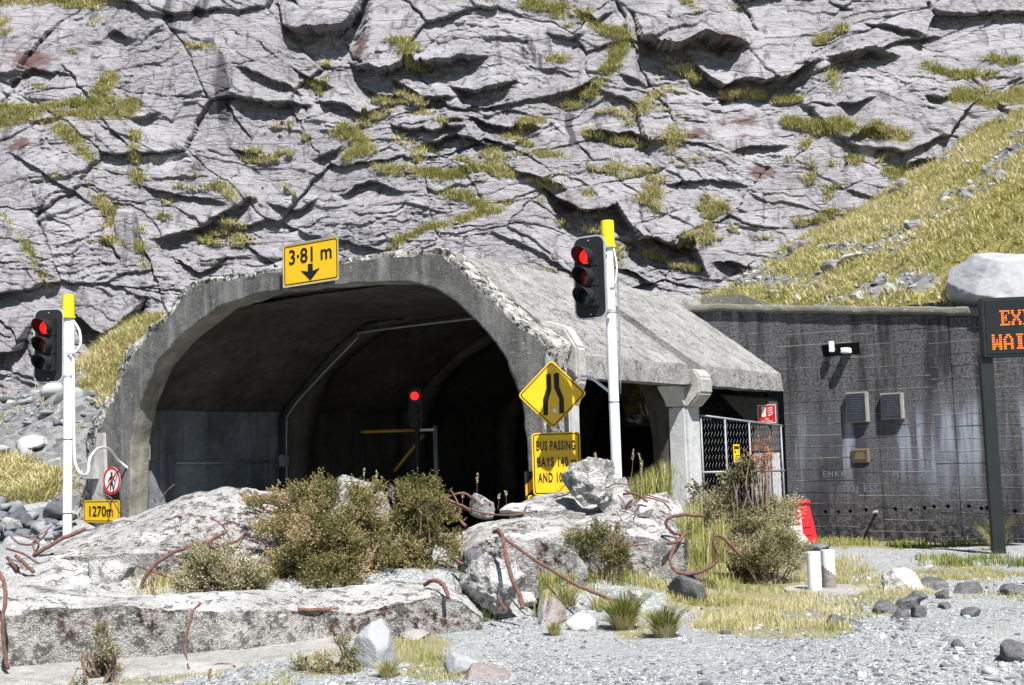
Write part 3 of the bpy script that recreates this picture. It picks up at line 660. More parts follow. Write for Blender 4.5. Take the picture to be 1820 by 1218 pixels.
def upr(mb, pts, v0, v1):
    n = len(pts); vs = [tuple(T(p[0], v0, p[1])) for p in pts]+[tuple(T(p[0], v1, p[1])) for p in pts]
    mb.add(vs, [list(range(n)), list(range(2*n-1, n-1, -1))]+[[i, i+n, (i+1) % n+n, (i+1) % n] for i in range(n)]); return mb
upr(MB(), [(4.40, 2.3), (4.84, 2.3), (5.0, 2.68), (5.0, 3.16), (4.80, 3.46), (4.36, 3.60)], .44, .69).build('haunch', M['nub'], gal, bevel=.035)
upr(MB(), [(4.42, -.1), (4.84, -.1), (4.86, 2.42), (4.42, 2.9)], .425, .68).build('column', M['column'], gal, bevel=.03)
def column(v, w=.50):
    upr(MB(), [(4.50, -.15), (4.86, -.15), (4.86, 2.42), (4.50, 2.42)], v, v+w).build('column', M['column'], gal, bevel=.045)
    upr(MB(), [(4.46, 2.38), (4.90, 2.38), (5.12, 2.60), (5.12, 2.86), (5.03, 3.0), (4.30, 3.0)], v+.02, v+w-.02).build('capital', M['nub'], gal, bevel=.03)
    mb = MB(); z0, z1 = 2.40, 2.73
    a = [T(4.52, v+.0, z0), T(4.84, v+.0, z0), T(4.84, v-.34, z1), T(4.52, v-.34, z1), T(4.52, v+.06, z0), T(4.84, v+.06, z0), T(4.84, v+.06, z1), T(4.52, v+.06, z1)]
    mb.add(a, [(0, 1, 2, 3), (3, 2, 6, 7), (0, 3, 7, 4), (1, 5, 6, 2), (0, 4, 5, 1)]); mb.build('bracket', M['column'], gal, bevel=.012)
column(3.84)
upr(MB(), [(4.50, -.15), (4.86, -.15), (4.86, 1.62), (4.50, 1.62)], 7.05, 7.47).build('column', M['column'], gal, bevel=.02)
upr(MB(), [(4.49, 1.62), (4.87, 1.62), (4.87, 2.60), (3.9, 2.73), (4.49, 2.1)], 7.04, 7.46).build('column_top', M['groove'], gal, bevel=.02)
# conduit and junction box on the lining
tube('conduit', [T(-4.68, 1.2, 1.75), T(-4.70, 3.6, 1.72)], .022, M['galv'], gal, 8, 1)
tube('conduit', [T(-4.45, 3.84, -.05), T(-4.45, 3.84, 2.3), T(-4.30, 3.82, 2.75), T(-3.6, 3.82, 3.3), T(-2.4, 3.82, 4.1), T(-2.2, 3.82, 4.22), T(.6, 3.82, 4.24)], .022, M['galv'], gal, 8, 4)
upr(MB(), [(-4.55, 1.62), (-4.37, 1.62), (-4.37, 1.86), (-4.55, 1.86)], 3.70, 3.84).build('junction_box', M['galv'], gal, bevel=.01)
upr(MB(), [(-4.62, 1.80), (-4.48, 1.80), (-4.48, 2.1), (-4.62, 2.1)], .34, .46).build('junction_box', M['timber'], gal, bevel=.01)

# ------------------------------------------------------------------ dark retaining wall with boards, niche, plaques, drain holes
def wallmat():
    k = NT('board_marked_dark_concrete'); tc = k.n('ShaderNodeSeparateXYZ'); k.l(k.tc, tc.inputs[0]); x, z = tc.outputs[0], tc.outputs[2]
    warp = k.math('MULTIPLY', k.noise(.35, 2, .5), .10)
    pan = k.math('MULTIPLY', k.math('FLOOR', k.math('DIVIDE', k.math('SUBTRACT', x, 1.35), 1.42)), .37)
    zz = k.math('ADD', k.math('DIVIDE', k.math('ADD', z, warp), .208), pan); fr_ = k.math('FRACT', zz); cell = k.math('FLOOR', zz)
    d = k.math('ABSOLUTE', k.math('SUBTRACT', fr_, .5)); line = k.ramp(d, [(.445, 0), (.47, 1)])
    brd = k.n('ShaderNodeTexWhiteNoise', noise_dimensions='2D'); cmb = k.n('ShaderNodeCombineXYZ'); k.l(cell, cmb.inputs[0]); k.l(pan, cmb.inputs[1]); k.l(cmb.outputs[0], brd.inputs['Vector'])
    col = k.mix(k.noise(1.2, 5, .65), (.055, .054, .057), (.135, .132, .135))
    col = k.mix(k.math('MULTIPLY', brd.outputs['Value'], .35), col, (.075, .073, .076))
    sp = k.noise(75, 2, .6); col = k.mix(k.ramp(sp, [(.45, 0), (.68, .65)]), col, (.26, .26, .265)); sp2 = k.noise(22, 6, .8); col = k.mix(k.ramp(sp2, [(.47, 0), (.57, .9)]), col, (.028, .027, .029))
    st = k.noise(2.3, 6, .72, co=k.mapping((1, 1, .16))); col = k.mix(k.ramp(st, [(.49, 0), (.58, .9)]), col, (.028, .026, .028))
    wt = k.noise(3.1, 3, .6, co=k.mapping((1.3, 1, .10), (4, 2, 1))); low = k.ramp(k.math('DIVIDE', z, 5.0), [(.12, 0), (.3, .9), (.42, 1), (.50, .15), (.8, .1), (.9, .6)])
    dust = k.noise(1.3, 5, .7); col = k.mix(k.math('MULTIPLY', k.ramp(k.math('DIVIDE', z, 5.0), [(.1, .2), (.3, .75), (.45, .6), (.55, 0)]), k.ramp(dust, [(.35, 0), (.6, 1)])), col, (.105, .11, .13))
    col = k.mix(k.math('MULTIPLY', k.ramp(wt, [(.52, 0), (.66, .75)]), low), col, (.34, .38, .45))
    foot = k.math('MULTIPLY', k.ramp(k.math('DIVIDE', z, 5.0), [(.03, 1), (.17, .0)]), k.ramp(k.noise(9, 6, .75), [(.46, 0), (.54, 1)])); col = k.mix(foot, col, (.022, .019, .019))
    lm = k.math('MULTIPLY', line, k.ramp(k.noise(1.7, 4, .65, co=k.mapping((.5, 1, 9))), [(.44, 0), (.58, .85)])); col = k.mix(lm, col, (.22, .21, .195))
    lm2 = k.math('MULTIPLY', line, k.ramp(k.noise(1.7, 4, .65, co=k.mapping((.5, 1, 9), (7, 0, 3))), [(.5, 0), (.58, .9)])); col = k.mix(lm2, col, (.018, .017, .017))
    h = k.math('ADD', k.math('MULTIPLY', brd.outputs['Value'], .5), k.math('ADD', k.noise(30, 5, .7), k.math('MULTIPLY', line, .6)))
    h = k.math('ADD', h, k.math('MULTIPLY', k.voro(70), .4))
    return k.done(col, .92, k.bump(h, .8, .025), .2)
M['wall'] = wallmat(); M['coping'] = concrete('mossy_coping_concrete', (.12, .115, .095), (.24, .23, .20), agg=.35, lichen=.25, bst=.8)
WV = 7.5; WU = 4.95
wall = empty('retaining_wall', T(WU, WV, 0).tolist(), YAW, 'dark board-marked concrete retaining wall with plaques, right of the gallery roof', 'wall')
def wuv(px, py, off=0.0):
    u, z = uvat(px, py, WV-off); return float(u)-WU, float(z)
def toff(px, py): return wuv(px, py)
# outline in wall coordinates (x along wall, z)
topl = [wuv(1262, 552), wuv(1400, 556), wuv(1500, 558), wuv(1600, 557), wuv(1740, 560)]
sl_ = (topl[-1][1]-topl[1][1])/(topl[-1][0]-topl[1][0])
topz = lambda x: np.interp(x, [topl[0][0], topl[1][0], topl[-1][0], 16], [topl[0][1], topl[1][1], topl[-1][1], topl[-1][1]+sl_*(16-topl[-1][0])*.3])
wp = [(0, -.3), (16, -.3), (16, float(topz(16)))]+[(x, float(topz(x))) for x in (8, topl[-1][0], topl[-2][0], topl[2][0], topl[1][0], topl[0][0])]+[(-2.2, 4.35), (.02, 2.72)]
wm = MB().prism(wp, 0, .5); wob = wm.build('wall_face', M['wall'], wall)
HOLES = [(1467, 910), (1490, 910), (1511, 909), (1539, 907), (1591, 905), (1619, 906), (1643, 903), (1660, 901), (1685, 900), (1722, 900), (1744, 904), (1754, 903), (1804, 909)]
cm = MB()
for (a, b) in HOLES:
    x, z = wuv(a, b); cm.cyl((x, -.1, z), .034, .35, 14, ax='y')
nx0, nz1 = wuv(1459, 614); nx1, nz0 = wuv(1528, 630)
cm.box(((nx0+nx1)/2, .05, (nz0+nz1)/2), (nx1-nx0, .5, nz1-nz0+.0))
for (a, b, w_) in ((1555, 640, .006), (1690, 640, .008)): 
    x, z = wuv(a, b); cm.box((x, 0, 1.9), (w_*2, .03, 6))
cut = cm.build('cutter', M['black'], wall)
md = wob.modifiers.new('cut', 'BOOLEAN'); md.object = cut; md.operation = 'DIFFERENCE'; md.solver = 'EXACT'
bpy.context.view_layer.update()
nm = bpy.data.meshes.new_from_object(wob.evaluated_get(bpy.context.evaluated_depsgraph_get())); wob.modifiers.clear(); wob.data = nm
bpy.data.objects.remove(cut)
def copdisp(o, amp, sc=3, s=0):
    v = np.array([q.co[:] for q in o.data.vertices]); n = fbm(v[:, 0]*sc+s, v[:, 1]*sc, v[:, 2]*sc, o=4, s=7); n2 = fbm(v[:, 0]*sc, v[:, 1]*sc+9+s, v[:, 2]*sc, o=4, s=8)
    v[:, 2] += amp*n; v[:, 1] += amp*n2; v[:, 0] += amp*.5*n2; o.data.vertices.foreach_set('co', v.astype(np.float32).ravel()); o.data.update()
xs = np.arange(-2.5, 14, .06); rows = np.zeros((len(xs), 16, 3))
for i, x in enumerate(xs):
    z = float(topz(x)); prof = [(-.07, z-.0), (-.075, z+.05), (-.07, z+.10), (-.05, z+.13), (.05, z+.14), (.2, z+.14), (.35, z+.14), (.5, z+.14), (.56, z+.1), (.56, z+.0), (.5, z-.02), (.35, z+.0), (.2, z+.0), (.1, z+.0), (.02, z+.0), (-.03, z-.01)]
    rows[i] = [(x, a, b) for a, b in prof]
cp = loft('coping', rows, M['coping'], wall, wrap=True); copdisp(cp, .022, 5)
# raised kerb end behind the roof
x0, z0 = wuv(1250, 528); x1, z1 = wuv(1380, 545)
MB().prism([(x0-.1, float(topz(x0))-.3), (x1, float(topz(x1))+.12), (x0+.75, float(topz(x0))+.26), (x0-.1, float(topz(x0))+.30)], .08, .42).build('kerb_end', M['coping'], wall, bevel=.02)
# cameras in the niche
def on_wall(name, px, py, label, cat, off=0.0):
    x, z = wuv(px, py); p = T(WU+x, WV-off, z); return empty(name, p.tolist(), YAW, label, cat), x, z
c1, _, _ = on_wall('floodlight', 1483, 620, 'slim white fitting standing upright in the wall niche, left of the cream box', 'lamp', .0)
MB().box((0, -.13, .03), (.075, .09, .20)).build('housing', M['white'], c1, bevel=.008); MB().cyl((0, -.15, .0), .014, .3, 10, ax='y').build('bracket', M['galv'], c1)
c2, _, _ = on_wall('security_camera', 1508, 624, 'cream square box camera sticking out of the wall niche', 'camera')
MB().box((0, -.12, 0), (.13, .22, .10)).build('housing', M['signwhite'], c2, bevel=.01); MB().box((0, -.233, 0), (.09, .01, .06)).build('window', M['whiteplastic'], c2); MB().cyl((0, -.04, 0), .018, .22, 10, ax='y').build('bracket', M['galv'], c2)
def plaque(px, py, wpx, hpx, label, mats, th, lines, wm=1.0):
    o, x, z = on_wall('plaque', px, py, label, 'plaque'); w = wuv(px+wpx/2, py)[0]-wuv(px-wpx/2, py)[0]; h = wuv(px, py-hpx/2)[1]-wuv(px, py+hpx/2)[1]
    MB().box((0, -th/2, 0), (w, th, h)).build('surround', M[mats[0]], o, bevel=.008)
    MB().box((-.008, -th-.006, -.004), (w-.06, .016, h-.05)).build('panel', M[mats[1]], o, bevel=.003)
    mb = MB(); rg = random.Random(int(px))
    for i in range(lines):
        zz = h/2-.07-(h-.14)*i/(lines-1); ll = (w-.12)*rg.uniform(.5, .95); k = 0; xx = -ll/2
        while xx < ll/2:
            q = rg.uniform(.02, .05); mb.box((xx+q/2-.008, -th-.0155, zz), (q, .004, .011)); xx += q+.012
    ln = mb.build('raised_lettering', M[mats[2]], o); return o
M['plaqueline'] = plain('plaque_relief', (.10, .105, .12), .45, .4)
plaque(1526, 724, 38, 54, 'dark grey plaque in pale surround, above the small bronze plate', ('plaqueframe', 'plaque', 'plaqueline'), .10, 10)
plaque(1588, 722, 39, 47, 'dark grey plaque in pale surround, the right one of the pair', ('plaqueframe', 'plaque', 'plaqueline'), .10, 9)
plaque(1530, 810, 32, 25, 'small bronze plate with brass edge below the left slate plaque', ('brassedge', 'bronze', 'brassedge'), .03, 7)
# drain spout and faded chalk writing
sp, _, _ = on_wall('drain_pipe', 1558, 910, 'short stub of pipe poking out low on the dark wall', 'pipe'); MB().cyl((0, -.16, 0), .022, .2, 14, r2=.022, ax='y').build('stub', M['plaqueframe'], sp, smooth=True)
MB().cyl((0, -.02, 0), .036, .03, 14, ax='y').build('flange', M['plaqueframe'], sp)
for body, px, py, size in (('FEAL', 1670, 812, .17), ('EHKK', 1483, 843, .16), ('TOJ ESS', 1528, 869, .17), ('H', 1592, 843, .17), ('JII', 1652, 840, .17), ('EPPOI', 1625, 757, .07)):
    x, z = wuv(px, py); text('chalk_writing', body, size, M['oldpaint'], wall, x, -.004, z, .95, .001, sp=1.25)

# ------------------------------------------------------------------ signs
def sign_root(name, px, py, Y, yaw, label, post=None): return empty(name, P(px, py, Y).tolist(), yaw, label, 'sign')
def plate(root, out, matn, y0=0, y1=.004, name='face'): return MB().prism(out, y0, y1).build(name, M[matn], root)
def border(root, outer, inner, y, matn='letter', name='border'):
    n = len(outer); v = [(a, y, b) for a, b in outer]+[(a, y, b) for a, b in inner]+[(a, y+.001, b) for a, b in outer]+[(a, y+.001, b) for a, b in inner]
    f = [[i, (i+1) % n, (i+1) % n+n, i+n] for i in range(n)]+[[i+2*n, i+3*n, (i+1) % n+3*n, (i+1) % n+2*n] for i in range(n)]+[[i, i+2*n, (i+1) % n+2*n, (i+1) % n] for i in range(n)]+[[i+n, (i+1) % n+n, (i+1) % n+3*n, i+3*n] for i in range(n)]
    return MB().add(v, f).build(name, M[matn], root)
# clearance sign on the arch
(ua, za), (ub, zb) = uvat(503, 437, -.16), uvat(602, 497, -.16)
cu, cz = (float(ua)+float(ub))/2, (float(za)+float(zb))/2; w, h = float(ub)-float(ua), None
h = float(uvat(510, 436, -.16)[1]-uvat(510, 510, -.16)[1])
s1 = empty('height_sign', T(cu, -.16, cz).tolist(), YAW, 'yellow 3.81 m height limit sign with arrow on top of the portal arch', 'sign')
plate(s1, rrect(w, h, .02), 'signyellow'); border(s1, rrect(w-.05, h-.05, .04), rrect(w-.085, h-.085, .03), -.002)
border(s1, rrect(w+.02, h+.02, .03), rrect(w-.012, h-.012, .02), -.004, 'aluedge', 'edge_trim')
text('lettering', '3·81 m', .3, M['letter'], s1, 0, -.004, h*.19, bold=.004, fit=(w*.77, h*.36))
MB().prism([(-.035, 0), (.035, 0), (.035, .09), (-.035, .09)][::1], 0, 1) if False else None
ay = -h*.24
MB().prism([(0, ay-.13), (.20, ay+.035), (.20, ay+.05), (.055, ay+.02), (.055, ay+.14), (-.055, ay+.14), (-.055, ay+.02), (-.20, ay+.05), (-.20, ay+.035)], -.004, -.002).build('arrow', M['letter'], s1)
for sx_ in (-1, 1): MB().box((sx_*w*.3, .08, h*.1), (.04, .145, h*1.0)).build('bracket', M['galv'], s1)
# passing bay signs
def Yx(px, Y): return px/F*Y
s2y = 16.0; s2 = sign_root('warning_sign', 981.5, 701, s2y, R(-4), 'yellow diamond road narrows sign above the bus passing plate')
L = 87/F*s2y
def diamond(L, r, n=6):
    o = rrect(L, L, r, n); c = math.cos(R(45)); return [((a-b)*c, (a+b)*c) for a, b in o]
plate(s2, diamond(L, .05), 'signyellow', 0, .004); border(s2, diamond(L-.035, .04), diamond(L-.062, .034), -.002)
def pz(pts): return [((a-981.5-(b-701)*.033)/F*s2y, -(b-701)/F*s2y) for a, b in pts]
MB().prism(pz([(966, 738), (974, 738), (974, 712), (980, 692), (979, 664), (970.5, 665), (971, 690), (965, 710)]), -.004, -.002).build('symbol', M['letter'], s2)
MB().prism(pz([(994, 736), (1003, 735), (1002, 708), (994, 688), (993.5, 663), (984, 664), (985, 690), (994, 710)]), -.004, -.002).build('symbol', M['letter'], s2)
MB().box((.025, -.004, -.215), (.055, .003, .05)).build('sticker', M['signwhite'], s2)
for dz in (.36, -.30): MB().cyl((0, -.006, dz), .009, .006, 10, ax='y').build('bolt', M['aluedge'], s2)
s3 = sign_root('information_sign', 989.5, 824, 16.03, R(-4), 'yellow bus passing bays plate under the diamond sign'); w, h = 86/F*16, 110/F*16
plate(s3, rrect(w, h, .05), 'signyellow'); border(s3, rrect(w-.035, h-.035, .04), rrect(w-.06, h-.06, .032), -.002)
for t_, dx, dz in (('BUS PASSING', -.005, .235), ('BAYS 140 m', 0, .022), ('AND 1000 m', .005, -.18)): text('lettering', t_, .2, M['letter'], s3, dx, -.004, dz, bold=.004, sp=1.18, fit=(.51, .128))
for dz in (.365, -.34): MB().cyl((0, -.006, dz), .009, .006, 10, ax='y').build('bolt', M['aluedge'], s3)
for dx in (-.18, .18):
    pass
po = empty('sign_post', (P(989, 700, 16.1)[0], 16.1, 0), 0, 'grey steel post carrying the stacked yellow signs', 'post')
MB().cyl((-.12, 0, -.2), .03, 3.15, 14).build('pipe', M['galv'], po, smooth=True); MB().cyl((.12, 0, -.2), .03, 2.6, 14).build('pipe', M['galv'], po, smooth=True)
s4 = sign_root('hazard_panel', 975, 893, 16.1, R(-4), 'low yellow plate half hidden by grass below the bus passing plate'); plate(s4, rrect(.54, .20, .03), 'signyellow'); border(s4, rrect(.50, .16, .03), rrect(.475, .135, .02), -.002)
s5 = sign_root('chevron_board', 946, 862, 16.25, R(-4), 'black and yellow slanted hazard board behind the bus passing plate'); plate(s5, rrect(.20, .36, .01), 'blackmatt')
MB().prism([(-.09, -.15), (.09, .02), (.09, .17), (-.09, .0)], -.004, -.002).build('stripe', M['rcover'], s5)
def disc(r, n=40): return [(r*math.cos(2*math.pi*i/n), r*math.sin(2*math.pi*i/n)) for i in range(n)]
# distance plate, no pedestrians, board
pu, pzv = uvat(180, 909, -.12); s7 = empty('distance_sign', T(float(pu), -.12, float(pzv)).tolist(), YAW, 'yellow 1270 m tunnel length plate at the left foot of the portal', 'sign')
w = float(uvat(212, 908, -.12)[0]-uvat(148, 910, -.12)[0]); h = 38/F*23.0
plate(s7, rrect(w, h, .05), 'signyellow'); border(s7, rrect(w-.04, h-.04, .04), rrect(w-.07, h-.07, .03), -.002); text('lettering', '1270m', .3, M['letter'], s7, 0, -.004, 0, bold=.005, fit=(w*.66, h*.48))
pu, pzv = uvat(198.5, 854.5, -.12); s8 = empty('prohibition_sign', T(float(pu), -.12, float(pzv)).tolist(), YAW, 'round red and white no pedestrians sign on the pale board', 'sign')
rr = 24/F*22.8; plate(s8, disc(rr), 'signwhite'); border(s8, disc(rr*.995), disc(rr*.80), -.002, 'redface')
q = rr
MB().prism([(x*q, z*q) for x, z in ((-.22, -.68), (-.1, -.70), (.03, -.25), (.16, -.66), (.28, -.62), (.14, -.12), (.12, .15), (.36, -.08), (.40, -.02), (.14, .34), (-.1, .36), (-.32, .1), (-.44, -.05), (-.38, -.12), (-.12, .12), (-.1, -.15))], -.004, -.002).prism([(x*q*.12+.0, z*q*.12+.5*q) for x, z in disc(1, 16)], -.004, -.002).build('pedestrian_symbol', M['letter'], s8)
MB().prism([(x*q, z*q) for x, z in ((-.60, -.52), (-.50, -.62), (.60, .52), (.50, .62))], -.007, -.005).build('slash', M['redface'], s8)
bu, bz = uvat(176, 770, -.05); bu2 = uvat(176, 895, -.05)
bd = empty('backing_board', T(float(bu2[0]), -.06, 0).tolist(), YAW, 'tall pale tapering concrete board behind the no pedestrians sign', 'board')
zt = float(bz); MB().prism([(-.24, -.1), (.42, -.1), (.20, zt-.9), (.13, zt), (-.06, zt), (-.2, zt-.7)], 0, .08).build('board', M['timber'], bd, bevel=.008)
MB().box((-.15, -.06, zt-.72), (.34, .12, .26)).build('cable_box', M['timber'], bd, bevel=.01)
# fire extinguisher sign and fence
fx = empty('fire_sign', P(1363, 736, 22.4).tolist(), R(-36), 'red fire extinguisher sign beside the dark end pillar', 'sign'); plate(fx, rrect(.36, .34, .01), 'redface'); border(fx, rrect(.36, .34, .01), rrect(.335, .315, .01), -.002, 'signwhite')
MB().prism(rrect(.09, .19, .03, cx=-.06, cz=.04), -.004, -.002).prism([(-.10, .12), (-.02, .12), (-.02, .14), (-.10, .145)], -.005, -.0035).build('extinguisher_symbol', M['signwhite'], fx)
for i in range(4): MB().prism([(.02, -.04+i*.045), (.10, -.02+i*.04), (.13, .03+i*.04), (.10, .0+i*.04), (.02, -.025+i*.045)], -.004, -.002).build('flame_symbol', M['signwhite'], fx)
text('lettering', 'FIRE', .045, M['signwhite'], fx, 0, -.004, -.095, .9); text('lettering', 'EXTINGUISHER', .04, M['signwhite'], fx, 0, -.004, -.135, .8)

# temporary mesh fence in the second opening
fa, fb = P(1249, 870, 20.6), P(1396, 870, 22.1); fa[2] = fb[2] = 0; fl_ = float(np.linalg.norm(fb-fa)); fyaw = math.atan2(fb[1]-fa[1], fb[0]-fa[0])
fen = empty('mesh_fence', fa.tolist(), fyaw, 'galvanised chain-link fence panel closing the opening behind the bushes', 'fence')
zt0 = float(P(1249, 738, 20.6)[2]); zt1 = float(P(1379, 757, 21.9)[2]); zm = float(P(1249, 840, 20.6)[2])
top = lambda x: zt0+(zt1-zt0)*x/fl_
def ftube(nm, a, b, r=.02): return tube(nm, [(a[0], 0, a[1]), (b[0], 0, b[1])], r, M['galv'], fen, 10, 1)
ftube('top_rail', (0, top(0)), (fl_, top(fl_))); ftube('middle_rail', (0, zm), (fl_, zm-.03)); ftube('bottom_rail', (0, .1), (fl_, .1))
for x in (.03, fl_*.29, fl_*.58, fl_*.98): ftube('upright', (x, 0), (x, top(x)), .018)
mb = MB(); sp_ = .085; n = int(fl_/sp_)
wv = []; wf = []
for i in range(n):
    x0_ = i*sp_+.03; zs = np.arange(.1, top(x0_), .065); pts = np.stack([x0_+np.where(np.arange(len(zs)) % 2 == 0, -.03, .03)+.012, np.where(np.arange(len(zs)) % 2 == 0, -.006, .006), zs], 1)
    a, f = tubegeo(pts, .0024, 4, 1); b = len(wv); wv += a.tolist(); wf += [[k+b for k in g] for g in f]
mesh('chain_link', wv, wf, M['galv'], fen)
fs_ = empty('warning_notice', (fa+(fb-fa)*.41+np.array([0, -.03, float(P(1307, 806, 21.2)[2])])).tolist(), fyaw, 'small yellow notice hung on the chain-link fence', 'sign')
plate(fs_, rrect(.17, .31, .008), 'signyellow'); MB().box((0, -.003, .10), (.13, .003, .05)).box((-.04, -.003, .03), (.03, .003, .04)).box((.02, -.003, -.04), (.10, .003, .012)).box((0, -.003, -.07), (.11, .003, .010)).box((0, -.003, -.10), (.11, .003, .008)).build('printed_notice', M['letter'], fs_)

# ------------------------------------------------------------------ traffic lights
def traffic_light(pole_px, Y, top_py, head_px, head_py, hh, yaw, label, base_z=0.0, group=None):
    b = P(pole_px, top_py, Y); zt_ = float(b[2]); o = empty('traffic_light', (float(b[0]), Y, base_z), yaw, label, 'traffic light', group); H = zt_-base_z; pr = .064
    MB().cyl((0, 0, 0), pr, H-.28, 28).build('pole', M['white'], o, smooth=True)
    MB().cyl((0, 0, H-.31), pr+.022, .31, 28, r2=pr+.018).build('pole_cap', M['capyellow'], o, smooth=True, bevel=0)
    MB().cyl((0, 0, H-.34), pr+.034, .035, 28).build('cap_collar', M['capyellow'], o, smooth=True)
    hc = P(head_px, head_py, Y); d = hc-b; hz = float(hc[2])-base_z; hx = float(d[0])*1.12; lx, ly = math.cos(-yaw)*hx, math.sin(-yaw)*hx
    w_ = .46; k = hh/1.1; hd = empty('head', (0, 0, 0)) if False else None
    def B(mb): 
        mb.v = [(x*k+lx, y*k+ly-.05, z*k+hz) for x, y, z in mb.v]; return mb
    B(MB().prism(rrect(w_, 1.1, .11, 8), 0, .02)).build('backboard', M['blackmatt'], o)
    outer, inner = rrect(w_+.03, 1.13, .125, 8), rrect(w_-.012, 1.088, .105, 8); n = len(outer)
    v = [(a, -.004, b_) for a, b_ in outer]+[(a, -.004, b_) for a, b_ in inner]+[(a, .024, b_) for a, b_ in outer]+[(a, .024, b_) for a, b_ in inner]
    f = [[i, (i+1) % n, (i+1) % n+n, i+n] for i in range(n)]+[[i+2*n, i+3*n, (i+1) % n+3*n, (i+1) % n+2*n] for i in range(n)]+[[i, i+2*n, (i+1) % n+2*n, (i+1) % n] for i in range(n)]+[[i+n, (i+1) % n+n, (i+1) % n+3*n, i+3*n] for i in range(n)]
    B(MB().add(v, f)).build('backboard_edge', M['aluedge'], o)
    for i, (lm, nm) in enumerate((('lampred', 'red'), ('lensred', 'amber'), ('lensgreen', 'green'))):
        z = .27-.27*i
        B(MB().box((0, -.045, z), (.27, .09, .262))).build('lamp_housing', M['blackmatt'], o, bevel=.006)
        lv = []; lf = []; R_ = .098; nr, ns = 5, 24
        for a in range(nr+1):
            r_ = R_*a/nr; yy = -.092-.028*(1-(a/nr)**2)
            lv += [(r_*math.cos(2*math.pi*s_/ns), yy, z+r_*math.sin(2*math.pi*s_/ns)) for s_ in range(ns)]
        for a in range(nr): lf += [[a*ns+s_, a*ns+(s_+1) % ns, (a+1)*ns+(s_+1) % ns, (a+1)*ns+s_] for s_ in range(ns)]
        B(MB().add(lv, lf)).build('lens', M[lm], o, smooth=True)
        # visor: open-bottomed hood, long on top
        vv = []; vf = []; na = 26
        for layer, rr_ in enumerate((.118, .112)):
            for s_ in range(na+1):
                a = R(-52+284*s_/na); ln = .26*(.30+.70*max(0, math.sin(a)*.5+.5)**.8)
                vv += [(rr_*math.cos(a), -.09, z+rr_*math.sin(a)), (rr_*math.cos(a), -.09-ln, z+rr_*math.sin(a)-.02*ln)]
        m_ = 2*(na+1)
        for s_ in range(na):
            p = 2*s_; vf += [[p, p+2, p+3, p+1], [m_+p, m_+p+1, m_+p+3, m_+p+2], [p+1, p+3, m_+p+3, m_+p+1]]
        vf += [[0, 1, m_+1, m_], [2*na, m_+2*na, m_+2*na+1, 2*na+1]]
        B(MB().add(vv, vf)).build('visor', M['blackmatt'], o, smooth=True)
    for z in (.50, -.50): B(MB().cyl((0, -.008, z), .01, .01, 10, ax='y')).build('bolt', M['aluedge'], o)
    for z in (.40, -.46):
        B(MB().box(((.10), .05, z), (.36, .03, .035))).build('mounting_bracket', M['aluedge'], o); MB().cyl((0, 0, hz+z*k-.02), pr+.008, .03, 24).build('clamp', M['aluedge'], o, smooth=True)
    for z in (H*.25, H*.5): MB().cyl((0, 0, z), pr+.003, .012, 24).build('strap', M['blackmatt'], o)
    return o, lx, ly, hz, H
TL1 = traffic_light(1079, 15.0, 393, 1055, 494, 1.02, R(-32), 'tall traffic light on white pole with yellow cap, right of the portal')
o, lx, ly, hz, H = TL1
c_, s_ = math.cos(R(32)), math.sin(R(32))
def loc2(o, px, py, dy=0.0):
    p = Vector(P(px, py, o.location.y+dy).tolist())-o.location; return Matrix.Rotation(-o.rotation_euler.z, 3, 'Z') @ p
tube('cable', [loc2(o, *q) for q in ((1090, 440, -.05), (1096, 470, -.09), (1094, 500, -.09), (1086, 507, -.09))], .010, M['white'], o)
tube('cable', [loc2(o, *q) for q in ((1091, 440, .0), (1097, 480, .02), (1100, 560, .02), (1103, 700, .02))], .009, M['galv'], o)
tube('stay_arm', [loc2(o, *q) for q in ((1088, 700, .0), (1070, 686, .25), (1050, 672, .55), (1034, 669, 1.1))], .018, M['white'], o)
TL2 = traffic_light(122, 17.3, 524, 93, 615, 1.04, R(-9), 'traffic light on white pole at the left edge, in front of the grassy bank')
o = TL2[0]
tube('cable', [loc2(o, *q) for q in ((130, 570, -.05), (141, 588, -.12), (143, 612, -.12), (134, 626, -.1), (120, 628, -.08))], .017, M['white'], o)
tube('cable', [loc2(o, *q) for q in ((129, 570, -.05), (131, 700, -.07), (132, 800, -.07), (136, 830, -.07), (148, 845, 0), (157, 838, .8), (160, 815, 1.6), (175, 797, 3.0), (195, 799, 4.2), (212, 820, 4.8), (238, 838, 5.0), (252, 835, 5.2), (258, 824, 5.4))], .020, M['white'], o)
# lit red light and barrier arm inside the tunnel
tin = T(1.0, 9.0, 0); b = P(738, 704, 24.5); t3 = empty('tunnel_signal', (float(b[0]), 24.5, 0), R(-20), 'lit red signal deep inside the dark tunnel', 'traffic light'); zc = float(b[2])
MB().prism(rrect(.30, .80, .08, cz=zc-.24), 0, .02).build('backboard', M['blackmatt'], t3)
MB().cyl((.0, .06, 0), .05, zc+.1, 16).build('pole', M['blackmatt'], t3)
for i, mm in enumerate(('lampred', 'blackmatt', 'blackmatt')):
    MB().cyl((0, -.05, zc-.27*i), .085, .05, 24, ax='y').build('lens', M[mm], t3)
t4p = P(642, 768, 25.0); t4 = empty('barrier_arm', (float(t4p[0]), 25.0, 0), R(-6), 'dim yellow swing barrier arm inside the tunnel', 'barrier'); z = float(t4p[2]); L4 = 170/F*25
tube('arm', [(0, 0, z), (L4*.58, 0, z)], .035, M['barrier'], t4, 10, 1); tube('arm_tip', [(L4*.58, 0, z), (L4*.78, 0, z)], .03, M['whiteplastic'], t4, 10, 1)
